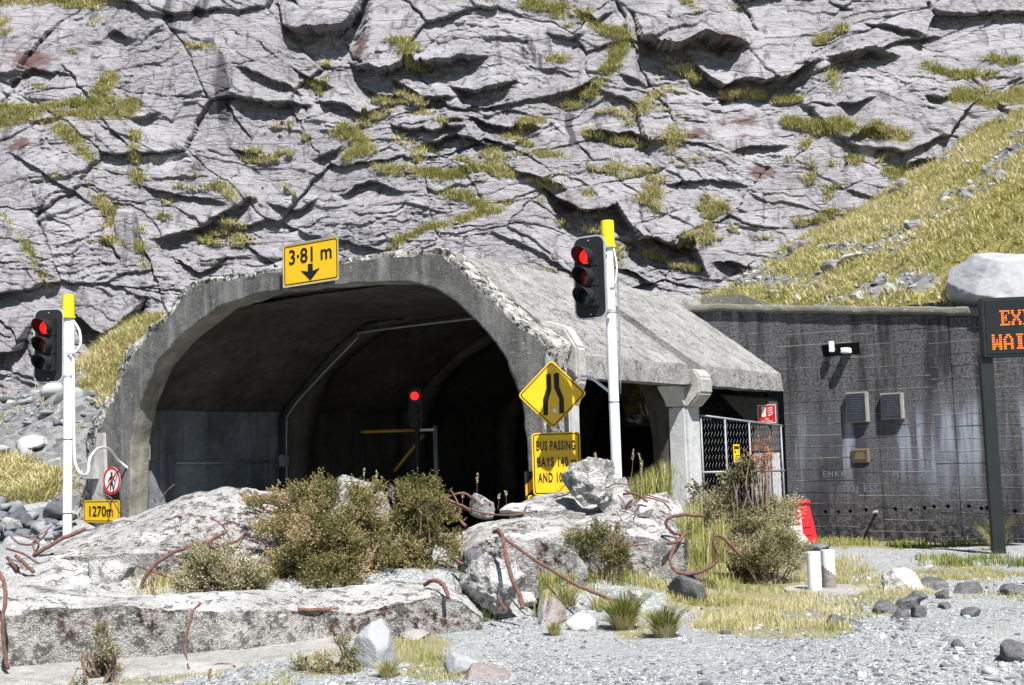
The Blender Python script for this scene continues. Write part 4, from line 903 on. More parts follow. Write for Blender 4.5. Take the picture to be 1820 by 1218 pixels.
q = P(702, 838, 25)-P(642, 768, 25); tube('brace', [(q[0], 0, z+q[2]), (q[0]+.62, 0, z-.10)], .035, M['barrier'], t4, 10, 1); tube('post', [(L4*.78, .02, 0), (L4*.78, .02, z+.08)], .05, M['galv'], t4, 12, 1)
tube('post', [(.02, .02, 0), (.02, .02, z+.08)], .045, M['blackmatt'], t4, 12, 1)

# ------------------------------------------------------------------ electronic sign
lb = P(1775, 985, 18.3); led = empty('electronic_sign', (float(lb[0]), 18.3, 0), R(-6), 'black electronic message sign with orange letters on a dark post', 'sign')
pz0 = float(P(1775, 636, 18.3)[2]); pz1 = float(P(1775, 531, 18.3)[2])
MB().box((0, 0, pz0/2), (.19, .12, pz0+.1)).build('post', M['darkgreen'], led, bevel=.01)
pw = 1.9; px0 = float(P(1742, 583, 18.3)[0])-float(lb[0]); MB().box((px0+pw/2, -.02, (pz0+pz1)/2), (pw, .20, pz1-pz0)).build('cabinet', M['darkgreen'], led, bevel=.012)
MB().box((px0+pw/2, -.125, (pz0+pz1)/2), (pw-.10, .012, pz1-pz0-.10)).build('display', M['screen'], led)
FONT = {'E': ['1111111', '0110001', '0110100', '0111100', '0110100', '0110001', '1111111'], 'X': ['1100011', '1100011', '0110110', '0011100', '0110110', '1100011', '1100011'],
        'P': ['1111110', '0110011', '0110011', '0111110', '0110000', '0110000', '1111000'], 'C': ['0011110', '0110011', '1100000', '1100000', '1100000', '0110011', '0011110'],
        'T': ['1111111', '1011101', '0011100', '0011100', '0011100', '0011100', '0111110'], 'W': ['1100011', '1100011', '1101011', '1101011', '1111111', '1110111', '1100011'],
        'A': ['0011100', '0110110', '1100011', '1100011', '1111111', '1100011', '1100011'], 'I': ['0111110', '0011100', '0011100', '0011100', '0011100', '0011100', '0111110']}
def ledtext(word, x0, ztop):
    cw, ch = .0205, .034; cx = x0
    for ch_ in word:
        mb = MB()
        for r_, row in enumerate(FONT[ch_]):
            for c2_, b_ in enumerate(row):
                if b_ == '1': mb.box((cx+c2_*cw, -.134, ztop-r_*ch), (cw*.62, .006, ch*.55))
        mb.build('led_letter', M['led'], led); cx += 8.1*cw
ledtext('EXPECT', px0+.27, pz1-.21); ledtext('WAIT', px0+.135, pz1-.57)

# ------------------------------------------------------------------ red hydrant box, pipes
hb_ = P(1428, 955, 21.6); rb = empty('hydrant_box', (float(hb_[0]), 21.6, 0), R(-12), 'red fibreglass fire box leaning at the corner of the dark wall', 'box'); rb.rotation_euler = (0, R(-4), R(-12))
MB().prism([(-.20, -.02), (.25, -.02), (.17, .70), (-.17, .70)], -.13, .14).build('body', M['binred'], rb, bevel=.02)
MB().prism([(-.20, .69), (.20, .69), (.19, .745), (-.14, .765), (-.20, .74)], -.16, .17).build('lid', M['binred'], rb, bevel=.014)
MB().box((-.05, -.165, .62), (.02, .02, .12)).build('latch', M['galv'], rb, bevel=.004)
for k_ in (.30, .16, .04): MB().box((.078, -.137, k_), (.16, .012, .035)).build('rib', M['binred'], rb, bevel=.004)
MB().box((-.10, -.146, .33), (.21, .012, .52)).build('notice_plate', M['signwhite'], rb)
MB().box((-.06, -.155, .50), (.10, .006, .13)).box((-.06, -.155, .36), (.10, .006, .05)).build('notice_print', M['redface'], rb)
for i, t_ in enumerate(('FIRE', 'HYDRANT')): text('lettering', t_, .10 if i == 0 else .07, M['signwhite'] if i == 0 else M['redface'], rb, -.06 if i == 0 else -.10, -.160, .50-.27*i, .45 if i == 0 else .55)
pb = P(1462, 1052, 14.0); pbz = float(gz(pb[0], 14.0)); pad = empty('concrete_pad', (float(pb[0])+.05, 14.0, pbz), 0, 'flat round concrete pad sunk in dry grass under the white pipes', 'pad')
pd = MB().cyl((0, 0, -.08), .50, .115, 40, r2=.47).build('slab', M['apron'], pad); copdisp(pd, .01, 6)
for nm_, px, yy, hgt, lab in (('bollard', 1448, 13.9, .43, 'clean white plastic pipe bollard, the left one of two on the pad'), ('bollard', 1474, 14.12, .43, 'white pipe bollard with a brown shadow painted on its lower half, behind the left one')):
    q = P(px, 1040, yy); e = empty(nm_, (float(q[0]), yy, pbz+.02), 0, lab, 'bollard', 'white pipe bollards on the pad')
    MB().cyl((0, 0, 0), .076, hgt, 28).build('pipe', M['whiteplastic'], e, smooth=True)
    mb = MB().cyl((0, 0, hgt), .076, .006, 28).build('end_cap', M['whiteplastic'], e)
    if px == 1474: 
        vs = []; n_ = 20
        for i in range(n_+1):
            a = R(-175+150*i/n_); vs += [(.079*math.cos(a), .079*math.sin(a), .01), (.079*math.cos(a), .079*math.sin(a), .14+.14*(1-i/n_)+.02*math.sin(i*2.1))]
        MB().add(vs, [[2*i, 2*i+2, 2*i+3, 2*i+1] for i in range(n_)]).build('shadow_patch', M['pinkstone'], e)  # brown sheet painting the left bollard's cast shadow on this pipe

# ------------------------------------------------------------------ fallen concrete
def slabridge(name, top, bot, Yb, Yt, mat, label, cat='concrete slab', seed=0, amp=.05, back=.9, n=170, m=46, bulge=.0, edge=.0):
    """broken slab: visible face between a traced upper and lower edge, standing between two depths, with a back and ends"""
    x0, x1 = top[0][0], top[-1][0]; xs = np.linspace(x0, x1, n); yt = np.interp(xs, *zip(*top)); yb = np.interp(xs, *zip(*bot)); yb = np.maximum(yb, yt+1)
    Yb_ = np.interp(xs, [x0, x1], Yb if isinstance(Yb, tuple) else (Yb, Yb)); Yt_ = np.interp(xs, [x0, x1], Yt if isinstance(Yt, tuple) else (Yt, Yt))
    A = P(xs, yb, Yb_); B = P(xs, yt, Yt_); rows = np.zeros((n, m+16, 3)); end = np.sin(np.pi*np.clip((np.arange(n)/(n-1)), 0, 1))**.25
    for j in range(m):
        t = j/(m-1); p = A*(1-t)+B*t; p[:, 2] += bulge*math.sin(math.pi*t)*end; p[:, 1] -= 0; rows[:, 6+j] = p
    for j in range(6): rows[:, j] = A+np.array([0, .02*(6-j), 0])-np.array([0, 0, 1.])*(.10*(6-j))
    for j in range(10):
        t = (j+1)/10; q = B.copy(); q[:, 1] += back*t; q[:, 2] -= (B[:, 2]+.1)*t**1.3; rows[:, 6+m+j] = q
    mid = (A+B)/2
    LIN[0] = True
    nn = fbm(rows[..., 0]*1.6, rows[..., 1]*1.6, rows[..., 2]*1.6, o=5, s=seed, g=.6); n2 = fbm(rows[..., 0]*9, rows[..., 1]*9, rows[..., 2]*9, o=4, s=seed+1, g=.6)
    nl = 1-2*np.abs(fbm(rows[..., 0]*2.3, rows[..., 1]*2.3, rows[..., 2]*2.3, o=4, s=seed+2))
    LIN[0] = False
    rows = rows+np.array([0, -.6, .8])*(amp*1.5*nn+amp*.45*n2+amp*.8*nl)[..., None]+np.array([1., 0, 0])*(amp*.6*n2)[..., None]
    c = np.array([mid[0], mid[-1]])
    rows[0] = rows[0]*.0+c[0]*.35+rows[0]*.65 if False else rows[0]
    o = loft(name, rows, M[mat] if isinstance(mat, str) else mat, wrap=False, caps=True); return tag(o, label, cat)
slabridge('concrete_slab', [(88, 985), (150, 948), (250, 915), (330, 884), (400, 866), (440, 868), (500, 876), (560, 884)], [(88, 1002), (150, 1000), (250, 985), (330, 990), (420, 1010), (500, 1040), (560, 1050)], 12.5, 14.1, 'rubble', 'large tilted slab of broken concrete with dark moss, below the portal mouth', seed=301, amp=.05)
slabridge('concrete_slab', [(-60, 1010), (40, 1012), (110, 998), (200, 1003), (235, 1020), (250, 1045)], [(-60, 1075), (60, 1075), (140, 1075), (200, 1068), (240, 1064), (250, 1062)], 11.4, 12.3, 'boulder', 'low rough pale rubble block at the left, behind the long kerb slab', seed=311, amp=.07)
slabridge('concrete_slab', [(822, 948), (850, 935), (900, 922), (1000, 918), (1020, 940), (1045, 990)], [(822, 985), (850, 965), (900, 958), (1000, 975), (1020, 990), (1045, 1015)], 12.9, 14.0, 'rubble', 'flat-topped concrete slab behind the long straight leaning bar', seed=321, amp=.06)
slabridge('concrete_slab', [(960, 925), (1000, 903), (1060, 895), (1130, 892), (1190, 905), (1205, 930), (1215, 962)], [(960, 945), (1000, 950), (1060, 945), (1130, 955), (1190, 968), (1205, 970), (1215, 975)], 13.6, 14.9, 'rubble', 'broad broken slab carrying the big balanced boulder', seed=331, amp=.06)
slabridge('concrete_slab', [(905, 902), (950, 882), (1000, 874), (1020, 880), (1040, 905)], [(905, 912), (950, 912), (1000, 910), (1020, 915), (1040, 918)], 14.2, 15.0, 'rubble', 'reddish lichen-stained slab tip just below the yellow sign plates', seed=341, amp=.03)
slabridge('concrete_slab', [(1120, 905), (1150, 885), (1185, 880), (1210, 900), (1222, 930)], [(1120, 925), (1150, 925), (1185, 930), (1210, 940), (1222, 950)], 14.6, 15.4, 'boulder', 'pale rubble lump at the foot of the front gallery column', seed=351, amp=.06)
# long kerb slab with apron
def kerb():
    xs = np.linspace(-90, 858, 260); bb = np.interp(xs, [-90, 0, 200, 430, 640, 760, 858], [1190, 1186, 1176, 1160, 1128, 1118, 1112]); bf = np.interp(xs, [-90, 0, 430, 640, 858], [9.85, 9.95, 10.55, 11.25, 11.75])
    tf = np.interp(xs, [-90, 0, 60, 200, 330, 560, 640, 700, 760, 820, 858], [1094, 1096, 1090, 1078, 1080, 1088, 1092, 1078, 1062, 1070, 1104]); tb = np.interp(xs, [-90, 0, 100, 150, 280, 430, 560, 700, 780, 830, 858], [1046, 1042, 1050, 1060, 1062, 1054, 1048, 1036, 1040, 1060, 1100])
    A = P(xs, bb, bf); B = P(xs, tf, bf+.10); Cc = P(xs, tb, bf+.85); n = len(xs); rows = []
    for j in range(4): rows.append(A-np.array([0, 0, .08*(4-j)]))
    for j in range(26): t = j/26; rows.append(A*(1-t)+B*t)
    for j in range(28): t = j/27; rows.append(B*(1-t)+Cc*t+np.array([0, 0, .03*math.sin(math.pi*t)]))
    for j in range(8): t = (j+1)/8; q = Cc.copy(); q[:, 1] += .1*t; q[:, 2] -= .6*t; rows.append(q)
    r = np.stack(rows, 1); j = np.arange(r.shape[1])[None, :]
    face = ((j >= 4) & (j < 30)).astype(float); topz_ = (j >= 29).astype(float); rim = np.exp(-((j-31)/5.0)**2)
    LIN[0] = True
    n1 = fbm(r[..., 0]*1.8, r[..., 1]*1.8, r[..., 2]*2.4, o=5, s=361, g=.6); n2 = fbm(r[..., 0]*14, r[..., 1]*14, r[..., 2]*14, o=3, s=362); rg = 1-2*np.abs(fbm(r[..., 0]*2, r[..., 1]*3, r[..., 2]*2, o=4, s=363))
    LIN[0] = False
    d = .012*n1+.014*n2*face+.010*n2+topz_*(.05*n1+.035*rg)+rim*.045*n1
    r = r+np.array([0, -.55, .8])*d[..., None]+np.array([0, -1., 0])*(face*.012*n2)[..., None]
    mi = np.tile(np.where(np.arange(r.shape[1]-1) < 29, 0, 1), n-1); fs = gridfaces(n, r.shape[1]).tolist()+[list(range(r.shape[1]))[::-1], [(n-1)*r.shape[1]+k for k in range(r.shape[1])]]
    root = empty('kerb_slab', (0, 0, 0), 0, 'long fallen concrete beam across the lower left foreground with mossy front face', 'concrete beam')
    mesh('beam', r.reshape(-1, 3), fs, parent=root, mats=[M['rubble2'], M['boulder']], midx=list(mi)+[0, 1])
    # lower smooth apron
    xs = np.linspace(-90, 650, 160); a = P(xs, np.interp(xs, [-90, 0, 430, 640], [1192, 1188, 1163, 1132]), np.interp(xs, [-90, 0, 430, 640], [9.95, 10.05, 10.65, 11.3])); a[:, 2] = np.interp(xs, [-90, 640], [.06, .07])+.01
    b = a.copy(); w_ = np.interp(xs, [-90, 300, 560, 650], [.95, .85, .75, .3])+.10*fbm(xs/60, xs*0, o=4, s=371); b[:, 1] -= w_; b[:, 2] -= .035; rr = np.zeros((160, 26, 3))
    for k in range(22): t = k/21; rr[:, k+4] = b*(1-t)+a*t
    for k in range(4): rr[:, k] = b-np.array([0, 0, .04*(4-k)])
    nn = fbm(rr[..., 0]*3, rr[..., 1]*3, o=4, s=372); rr = rr+np.array([0, 0, 1.])*(.012*nn)[..., None]; loft('apron', rr, M['apron'], root, caps=False)
kerb()
def hitat(px, py):
    bpy.context.view_layer.update(); d = ray(px, py); ok, loc, *_ = S.ray_cast(bpy.context.evaluated_depsgraph_get(), CAMP, Vector(d.tolist())); return np.array(loc) if ok else None
def prock(px, py, Y, wpx, hpx, mat, label, seed, depth=1.0, rz=0, cat='rock', sink=.12, group=None, snap=False, **k):
    if snap:
        h_ = hitat(px, py+hpx*.42)
        if h_ is not None: Y = float(h_[1])+wpx/F*Y*depth*.25; sink = .35
    q = P(px, py, Y); w = wpx/F*Y; h = hpx/F*Y/.93; return rock('rock' if cat == 'rock' else 'boulder', (float(q[0]), Y, float(q[2])-h*sink*.5), (w, w*depth, h*(1+sink)), mat, label, seed, rz, cat=cat, group=group, **k)
prock(1048, 862, 14.3, 78, 92, 'boulder', 'big knobbly boulder balanced on the broad slab in front of the yellow plate', 401, .8, .3, 'boulder', sink=0, planes=13, rough=.19, sub=6, cut=(.62, 1), tilt=(0, .15), fs=.7)
prock(1090, 882, 14.55, 72, 66, 'boulder', 'second pale boulder leaning behind the balanced one, wires over it', 402, .8, 1.0, 'boulder', planes=12, rough=.10, sub=5)
prock(1145, 905, 14.2, 30, 24, 'whitestone', 'small white lump on the right part of the broad slab', 403, .9, planes=10, rough=.08)
prock(858, 898, 14.2, 46, 30, 'rubble', 'small square concrete chunk left of the yellow sign plates', 404, .9, .2, planes=9, rough=.06)
prock(917, 903, 14.2, 42, 18, 'whitestone', 'low pale stone between the square chunk and the reddish slab tip', 405, .9, planes=12, rough=.07)
prock(650, 915, 13.6, 130, 105, 'boulder', 'large rounded pale boulder poking out behind the big bush', 406, .7, .2, 'boulder', planes=14, rough=.09, sub=6, cut=(.7, 1))
prock(605, 885, 13.9, 80, 40, 'whitestone', 'white boulder top between bush and tunnel mouth', 407, .7, cat='boulder', planes=16, rough=.06, sub=5)
prock(876, 1030, 12.4, 112, 78, 'boulder', 'rough pale conglomerate lump behind the upright rusty bar', 408, .7, -.3, 'boulder', planes=12, rough=.15, sub=6, tilt=(.1, .35))
prock(850, 1000, 12.9, 50, 34, 'greystone', 'dark angular stone wedged above the conglomerate lump', 409, .7, planes=9)
prock(672, 1160, 9.9, 84, 92, 'palestone', 'upright pale wedge-shaped rock in front of the kerb slab', 410, .75, .75, planes=7, rough=.03, sub=5, cut=(.55, .95), tilt=(-.2, -.3))
prock(818, 1180, 9.6, 68, 40, 'palestone', 'small light angular rock right of the upright wedge', 411, .7, -.4, planes=7, rough=.03, sub=4, cut=(.5, .95), tilt=(0, .3))
prock(866, 1210, 9.3, 92, 52, 'pinkstone', 'pinkish rounded rock cut by the bottom edge of the view', 412, .8, .2, planes=10, rough=.04, sub=5)
prock(1222, 1045, 12.9, 60, 40, 'greystone', 'dark slanted rock below the looping rusty bar', 413, .7, -.5, planes=7, rough=.03, cut=(.55, .95), tilt=(0, .5))
prock(1226, 1028, 13.2, 34, 28, 'greystone', 'squarish dark stone resting behind the slanted dark rock', 414, .8, .2, planes=7, rough=.03)
prock(1498, 1115, 11.6, 82, 40, 'greystone', 'dark wedge of rock lying alone on the gravel, right foreground', 415, .7, -.2, planes=6, rough=.03, sub=5, cut=(.5, .95), tilt=(0, .25))
prock(1532, 1121, 11.5, 24, 12, 'greystone', 'thin dark chip just right of the lone dark wedge', 416, .7)
prock(1600, 1036, 14.3, 78, 48, 'whitestone', 'pale lumpy boulder with grey foot right of the white pipes', 417, .8, .2, 'boulder', planes=14, rough=.10, sub=5)
for i, (a, b, w_, h_, Y_, l_) in enumerate(((1572, 1079, 50, 26, 13.1, 'leftmost dark flat stone of the cluster below the pale lumpy boulder'), (1610, 1074, 44, 22, 13.2, 'dark rounded stone in the middle of the stone cluster'), (1634, 1087, 36, 24, 12.8, 'grey smooth stone at the front right of the stone cluster'), (1600, 1092, 36, 18, 12.7, 'low dark stone at the front of the stone cluster'), (1632, 1058, 32, 14, 14.0, 'flat grey stone right behind the dark cluster'), (1676, 1058, 30, 16, 13.7, 'small blackish stone right of the pale lumpy boulder'), (1680, 1076, 32, 14, 13.2, 'thin dark stone on gravel right of the cluster'), (1722, 1090, 40, 14, 12.7, 'flat black stone lying far right of the cluster'), (1800, 1050, 44, 20, 13.9, 'grey flat stone near the right edge below the sign post'), (1802, 1158, 60, 42, 10.3, 'blocky grey rock at the right edge in the near gravel'), (1720, 1046, 50, 22, 14.4, 'brown-grey stone pile top behind the small blackish stone'), (1660, 1038, 60, 16, 14.8, 'low grey stone behind the stone cluster'))):
    prock(a, b, Y_, w_, h_, 'greystone', l_, 430+i, .8, i*.7, snap=True, planes=8, rough=.04, cut=(.6, 1))
for i, (a, b, w_, h_, Y_, m_, l_) in enumerate(((1160, 1018, 24, 30, 13.2, 'whitestone', 'small bright white stone standing in grass left of the dark slanted rock'), (1040, 1110, 52, 26, 11.5, 'whitestone', 'white chunk of rubble at the gravel edge below the long bar'), (985, 1085, 60, 30, 11.9, 'pinkstone', 'pinkish flat rock right of the upright bar foot'), (1335, 1000, 28, 10, 14.2, 'whitestone', 'little white stone under the end of the looping bar'), (1415, 960, 46, 26, 18.5, 'boulder', 'grey gravelly lump left of the red box'), (1130, 1055, 40, 18, 12.9, 'boulder', 'pale flat stone in grass left of the tussocks'), (735, 1128, 60, 16, 10.9, 'apron', 'flat pale fragment beside the end of the kerb slab'), (930, 1060, 60, 20, 12.4, 'boulder', 'low grey stone between the two legs of the leaning bars'), (1452, 972, 40, 16, 17.5, 'greystone', 'grey rubble at the foot of the red box'), (60, 785, 70, 22, 26, 'whitestone', 'white flat rock on the bank left of the traffic light'), (12, 945, 50, 46, 15.5, 'boulder', 'pale rock at the left edge among twisted bars'), (250, 1035, 60, 20, 11.9, 'boulder', 'low stone behind the arching bar at left'), (200, 1010, 90, 36, 12.1, 'boulder', 'pale jagged rubble just below the big tilted slab'), (1100, 1075, 36, 18, 12.2, 'greystone', 'grey stone just above the big tussock'))):
    prock(a, b, Y_, w_, h_, m_, l_, 460+i, .8, i*.9, snap=True, planes=10, rough=.07)
# rocks on the hillside and rubble heap at left
big = prock(1790, 512, 21.3, 250, 112, 'palestone', 'huge smooth-topped grey boulder above the wall behind the electronic sign', 501, .8, .35, 'boulder', planes=16, rough=.035, sub=6, cut=(.72, .98), tilt=(.1, .22)); 
for i, (a, b, w_, h_, Y_, m_, l_) in enumerate(((1414, 442, 36, 16, 36.5, 'cliff', 'dark stone at the seam of cliff and grass, lowest of the seam stones'), (1622, 400, 34, 18, 34, 'cliff', 'small dark rock high on the right grassy slope'), (1488, 475, 46, 20, 29.5, 'cliff', 'long grey rock half sunk in the middle of the grassy slope'), (1520, 455, 60, 12, 31, 'boulder', 'pale flat rock above the long sunk rock'), (1565, 497, 34, 14, 27.5, 'cliff', 'dark rock low on the slope near the wall top'), (1605, 330, 44, 26, 37.2, 'cliff', 'rounded grey boulder in the gully at the top of the grassy slope'), (1540, 260, 60, 30, 39.2, 'cliff', 'dark overhanging boulder on the cliff ledge above the gully'), (1520, 528, 26, 16, 25.6, 'boulder', 'grey stone sitting just behind the wall coping'), (1720, 340, 40, 16, 36, 'boulder', 'flat pale rock near the right edge of the slope'), (1380, 520, 30, 10, 28.5, 'boulder', 'small pale stone at the low left end of the slope'), (225, 400, 50, 66, 36.2, 'cliff', 'leaning grey block on the cliff above the left traffic light'), (150, 633, 26, 14, 31, 'cliff', 'small grey stone on the bank beside the left pole'))):
    prock(a, b, Y_, w_, h_, m_, l_, 510+i, .9, i*.8, snap=True, planes=9, rough=.09, cut=(.6, 1))
rg = np.random.default_rng(5); hv = []; hf = []; off = 0
def addstones(pos, size, sub, seed, flat=.65, jit=.35, lo=.55):
    global hv, hf, off
    d, f = ICO[sub]; r_ = np.random.default_rng(seed); n = len(pos); nr = np.concatenate([r_.normal(size=(n, 4, 3)), np.broadcast_to(np.vstack([np.eye(3), -np.eye(3)]), (n, 6, 3))+r_.normal(0, jit, (n, 6, 3))], 1); nr /= np.linalg.norm(nr, axis=2)[..., None]; hh = r_.uniform(lo, 1, (n, 10))
    r = np.full((n, len(d)), 1.5)
    for q_ in range(10):
        dt = nr[:, q_] @ d.T; r = np.minimum(r, np.where(dt > 1e-3, hh[:, q_:q_+1]/np.maximum(dt, 1e-3), 9))
    sc = np.stack([r_.uniform(.7, 1.4, n), r_.uniform(.7, 1.2, n), r_.uniform(.45, .9, n)*flat/.65], 1)*np.asarray(size)[:, None]
    p = d[None]*r[..., None]*sc[:, None, :]; a = r_.uniform(0, 6.28, n); co, si = np.cos(a)[:, None], np.sin(a)[:, None]
    v = np.stack([p[..., 0]*co-p[..., 1]*si, p[..., 0]*si+p[..., 1]*co, p[..., 2]], -1)+pos[:, None, :]
    fs = (f[None]+(np.arange(n)*len(d))[:, None, None]).reshape(-1, 3); return v.reshape(-1, 3), fs, np.repeat(r_.uniform(0, 1, n), len(d))
def stonemat():
    k = NT('loose_stones'); t = k.attr('tint'); col = k.ramp(t, [(0, (.06, .066, .075)), (.25, (.13, .14, .155)), (.55, (.27, .28, .29)), (.82, (.39, .40, .40)), (.96, (.62, .61, .59)), (1, (.30, .25, .22))])
    col = k.mix(k.math('MULTIPLY', k.noise(30, 4, .7), .5), col, (.14, .14, .145)); return k.done(col, .9, k.bump(k.noise(60, 4, .6), .4, .01), .2)
M['stones'] = stonemat()
def stones(name, pos, size, sub, seed, label, flat=.65, tshift=0, jit=.35, lo=.55):
    v, f, t = addstones(pos, size, sub, seed, flat, jit, lo); o = mesh(name, v, f, M['stones'], attrs={'tint': np.clip(t+tshift, 0, 1)}); return tag(o, label, 'stones', kind='stuff')
# gravel: more stones near the camera, everywhere on the open ground
def gsample(n, seed, p=1.0, ymax=20, ymin=8.3):
    r_ = np.random.default_rng(seed); u = r_.uniform(0, 1, n); Y = 1/(1/ymin**p*(1-u)+1/ymax**p*u)**(1/p); X = r_.uniform(-.47, .47, n)*Y+r_.uniform(-.3, .3, n); return X, Y
def onground(X, Y): return np.stack([X, Y, gz(X, Y)], 1)
X, Y = gsample(46000, 11, 1.4); pos = onground(X, Y); px, py = proj(pos); keep = ((py > 1095-.13*(px-900).clip(-400, 900)*.5) | (px > 1440)) & ~((px < 860) & (py < 1180) & (py > 1040) & (Y > 9.6))
dens = fbm(X/.8, Y/.8, o=3, s=181); keep &= dens+np.random.default_rng(3).uniform(-.4, .6, len(X)) > -.05; pos = pos[keep]; sz = np.random.default_rng(4).lognormal(-4.6, .42, len(pos)); stones('gravel', pos, np.clip(sz, .006, .05), 1, 12, 'loose grey and white gravel covering the open ground')
X, Y = gsample(7000, 13, 1.2); pos = onground(X, Y); px, py = proj(pos); cl = fbm(X/1.1, Y/1.1, o=2, s=183); keep = (cl+np.random.default_rng(8).uniform(-.5, .2, len(X)) > .0) & (py > 960) & ~((px < 850) & (py > 1040) & (Y > 9.5)); pos = pos[keep]; stones('scattered_stones', pos, np.random.default_rng(6).lognormal(-4.0, .5, len(pos)).clip(.010, .08), 2, 14, 'larger stones strewn over gravel and grass', jit=.5, lo=.4)
# heap at left below the bank
n = 900; X = rg.uniform(-10.5, -5.9, n); Y = rg.uniform(15.5, 22.5, n); zz = np.interp(Y, [15.5, 17, 20, 22.5], [.35, .5, .35, .9])+.15*fbm(X, Y, o=2, s=5); pos = np.stack([X, Y, zz], 1); px, py = proj(pos); keep = (px < 118) & (py > 862)
stones('rubble_heap', pos[keep], rg.lognormal(-2.25, .45, keep.sum()).clip(.05, .30), 3, 15, 'heap of grey broken stones between the bank and the left pole', tshift=-.28, jit=.55, lo=.38)
gx_ = np.linspace(-12, -5.6, 60); gy_ = np.linspace(14.5, 23.5, 60); GXX, GYY = np.meshgrid(gx_, gy_, indexing='ij'); HPX = proj(np.stack([GXX, GYY, 0*GXX+.3], -1))[0]; GZZ = -.3+(.3+np.interp(GYY, [14.5, 15.5, 17, 20, 22.5, 23.5], [-.1, .3, .45, .3, .85, 1.1])*sstep(-5.6, -6.3, GXX)+.1*fbm(GXX, GYY, o=3, s=6)-.05)*sstep(150, 112, HPX)
loft('heap_ground', np.stack([GXX, GYY, GZZ], -1), M['ground'], attrs={'grass': np.zeros(3600)})['kind'] = 'structure'
# stones on both hillsides
def pickgrid(V, wgt, n, seed):
    w_ = wgt.ravel()*1.0; w_ = w_/w_.sum(); i = np.random.default_rng(seed).choice(len(w_), n, p=w_); return V.reshape(-1, 3)[i]+np.random.default_rng(seed+1).normal(0, .05, (n, 3))*np.array([1, 1, .1])
stones('scree', pickgrid(HRV, (1-HRG)+.04, 2300, 21), rg.lognormal(-2.95, .55, 2300).clip(.02, .28), 2, 22, 'loose scree lying in the grass of the right slope')
stones('scree', pickgrid(HLV, (1-HLG)+.03, 3600, 23), rg.lognormal(-2.75, .6, 3600).clip(.02, .35), 2, 24, 'loose scree lying on the left bank', tshift=-.15)

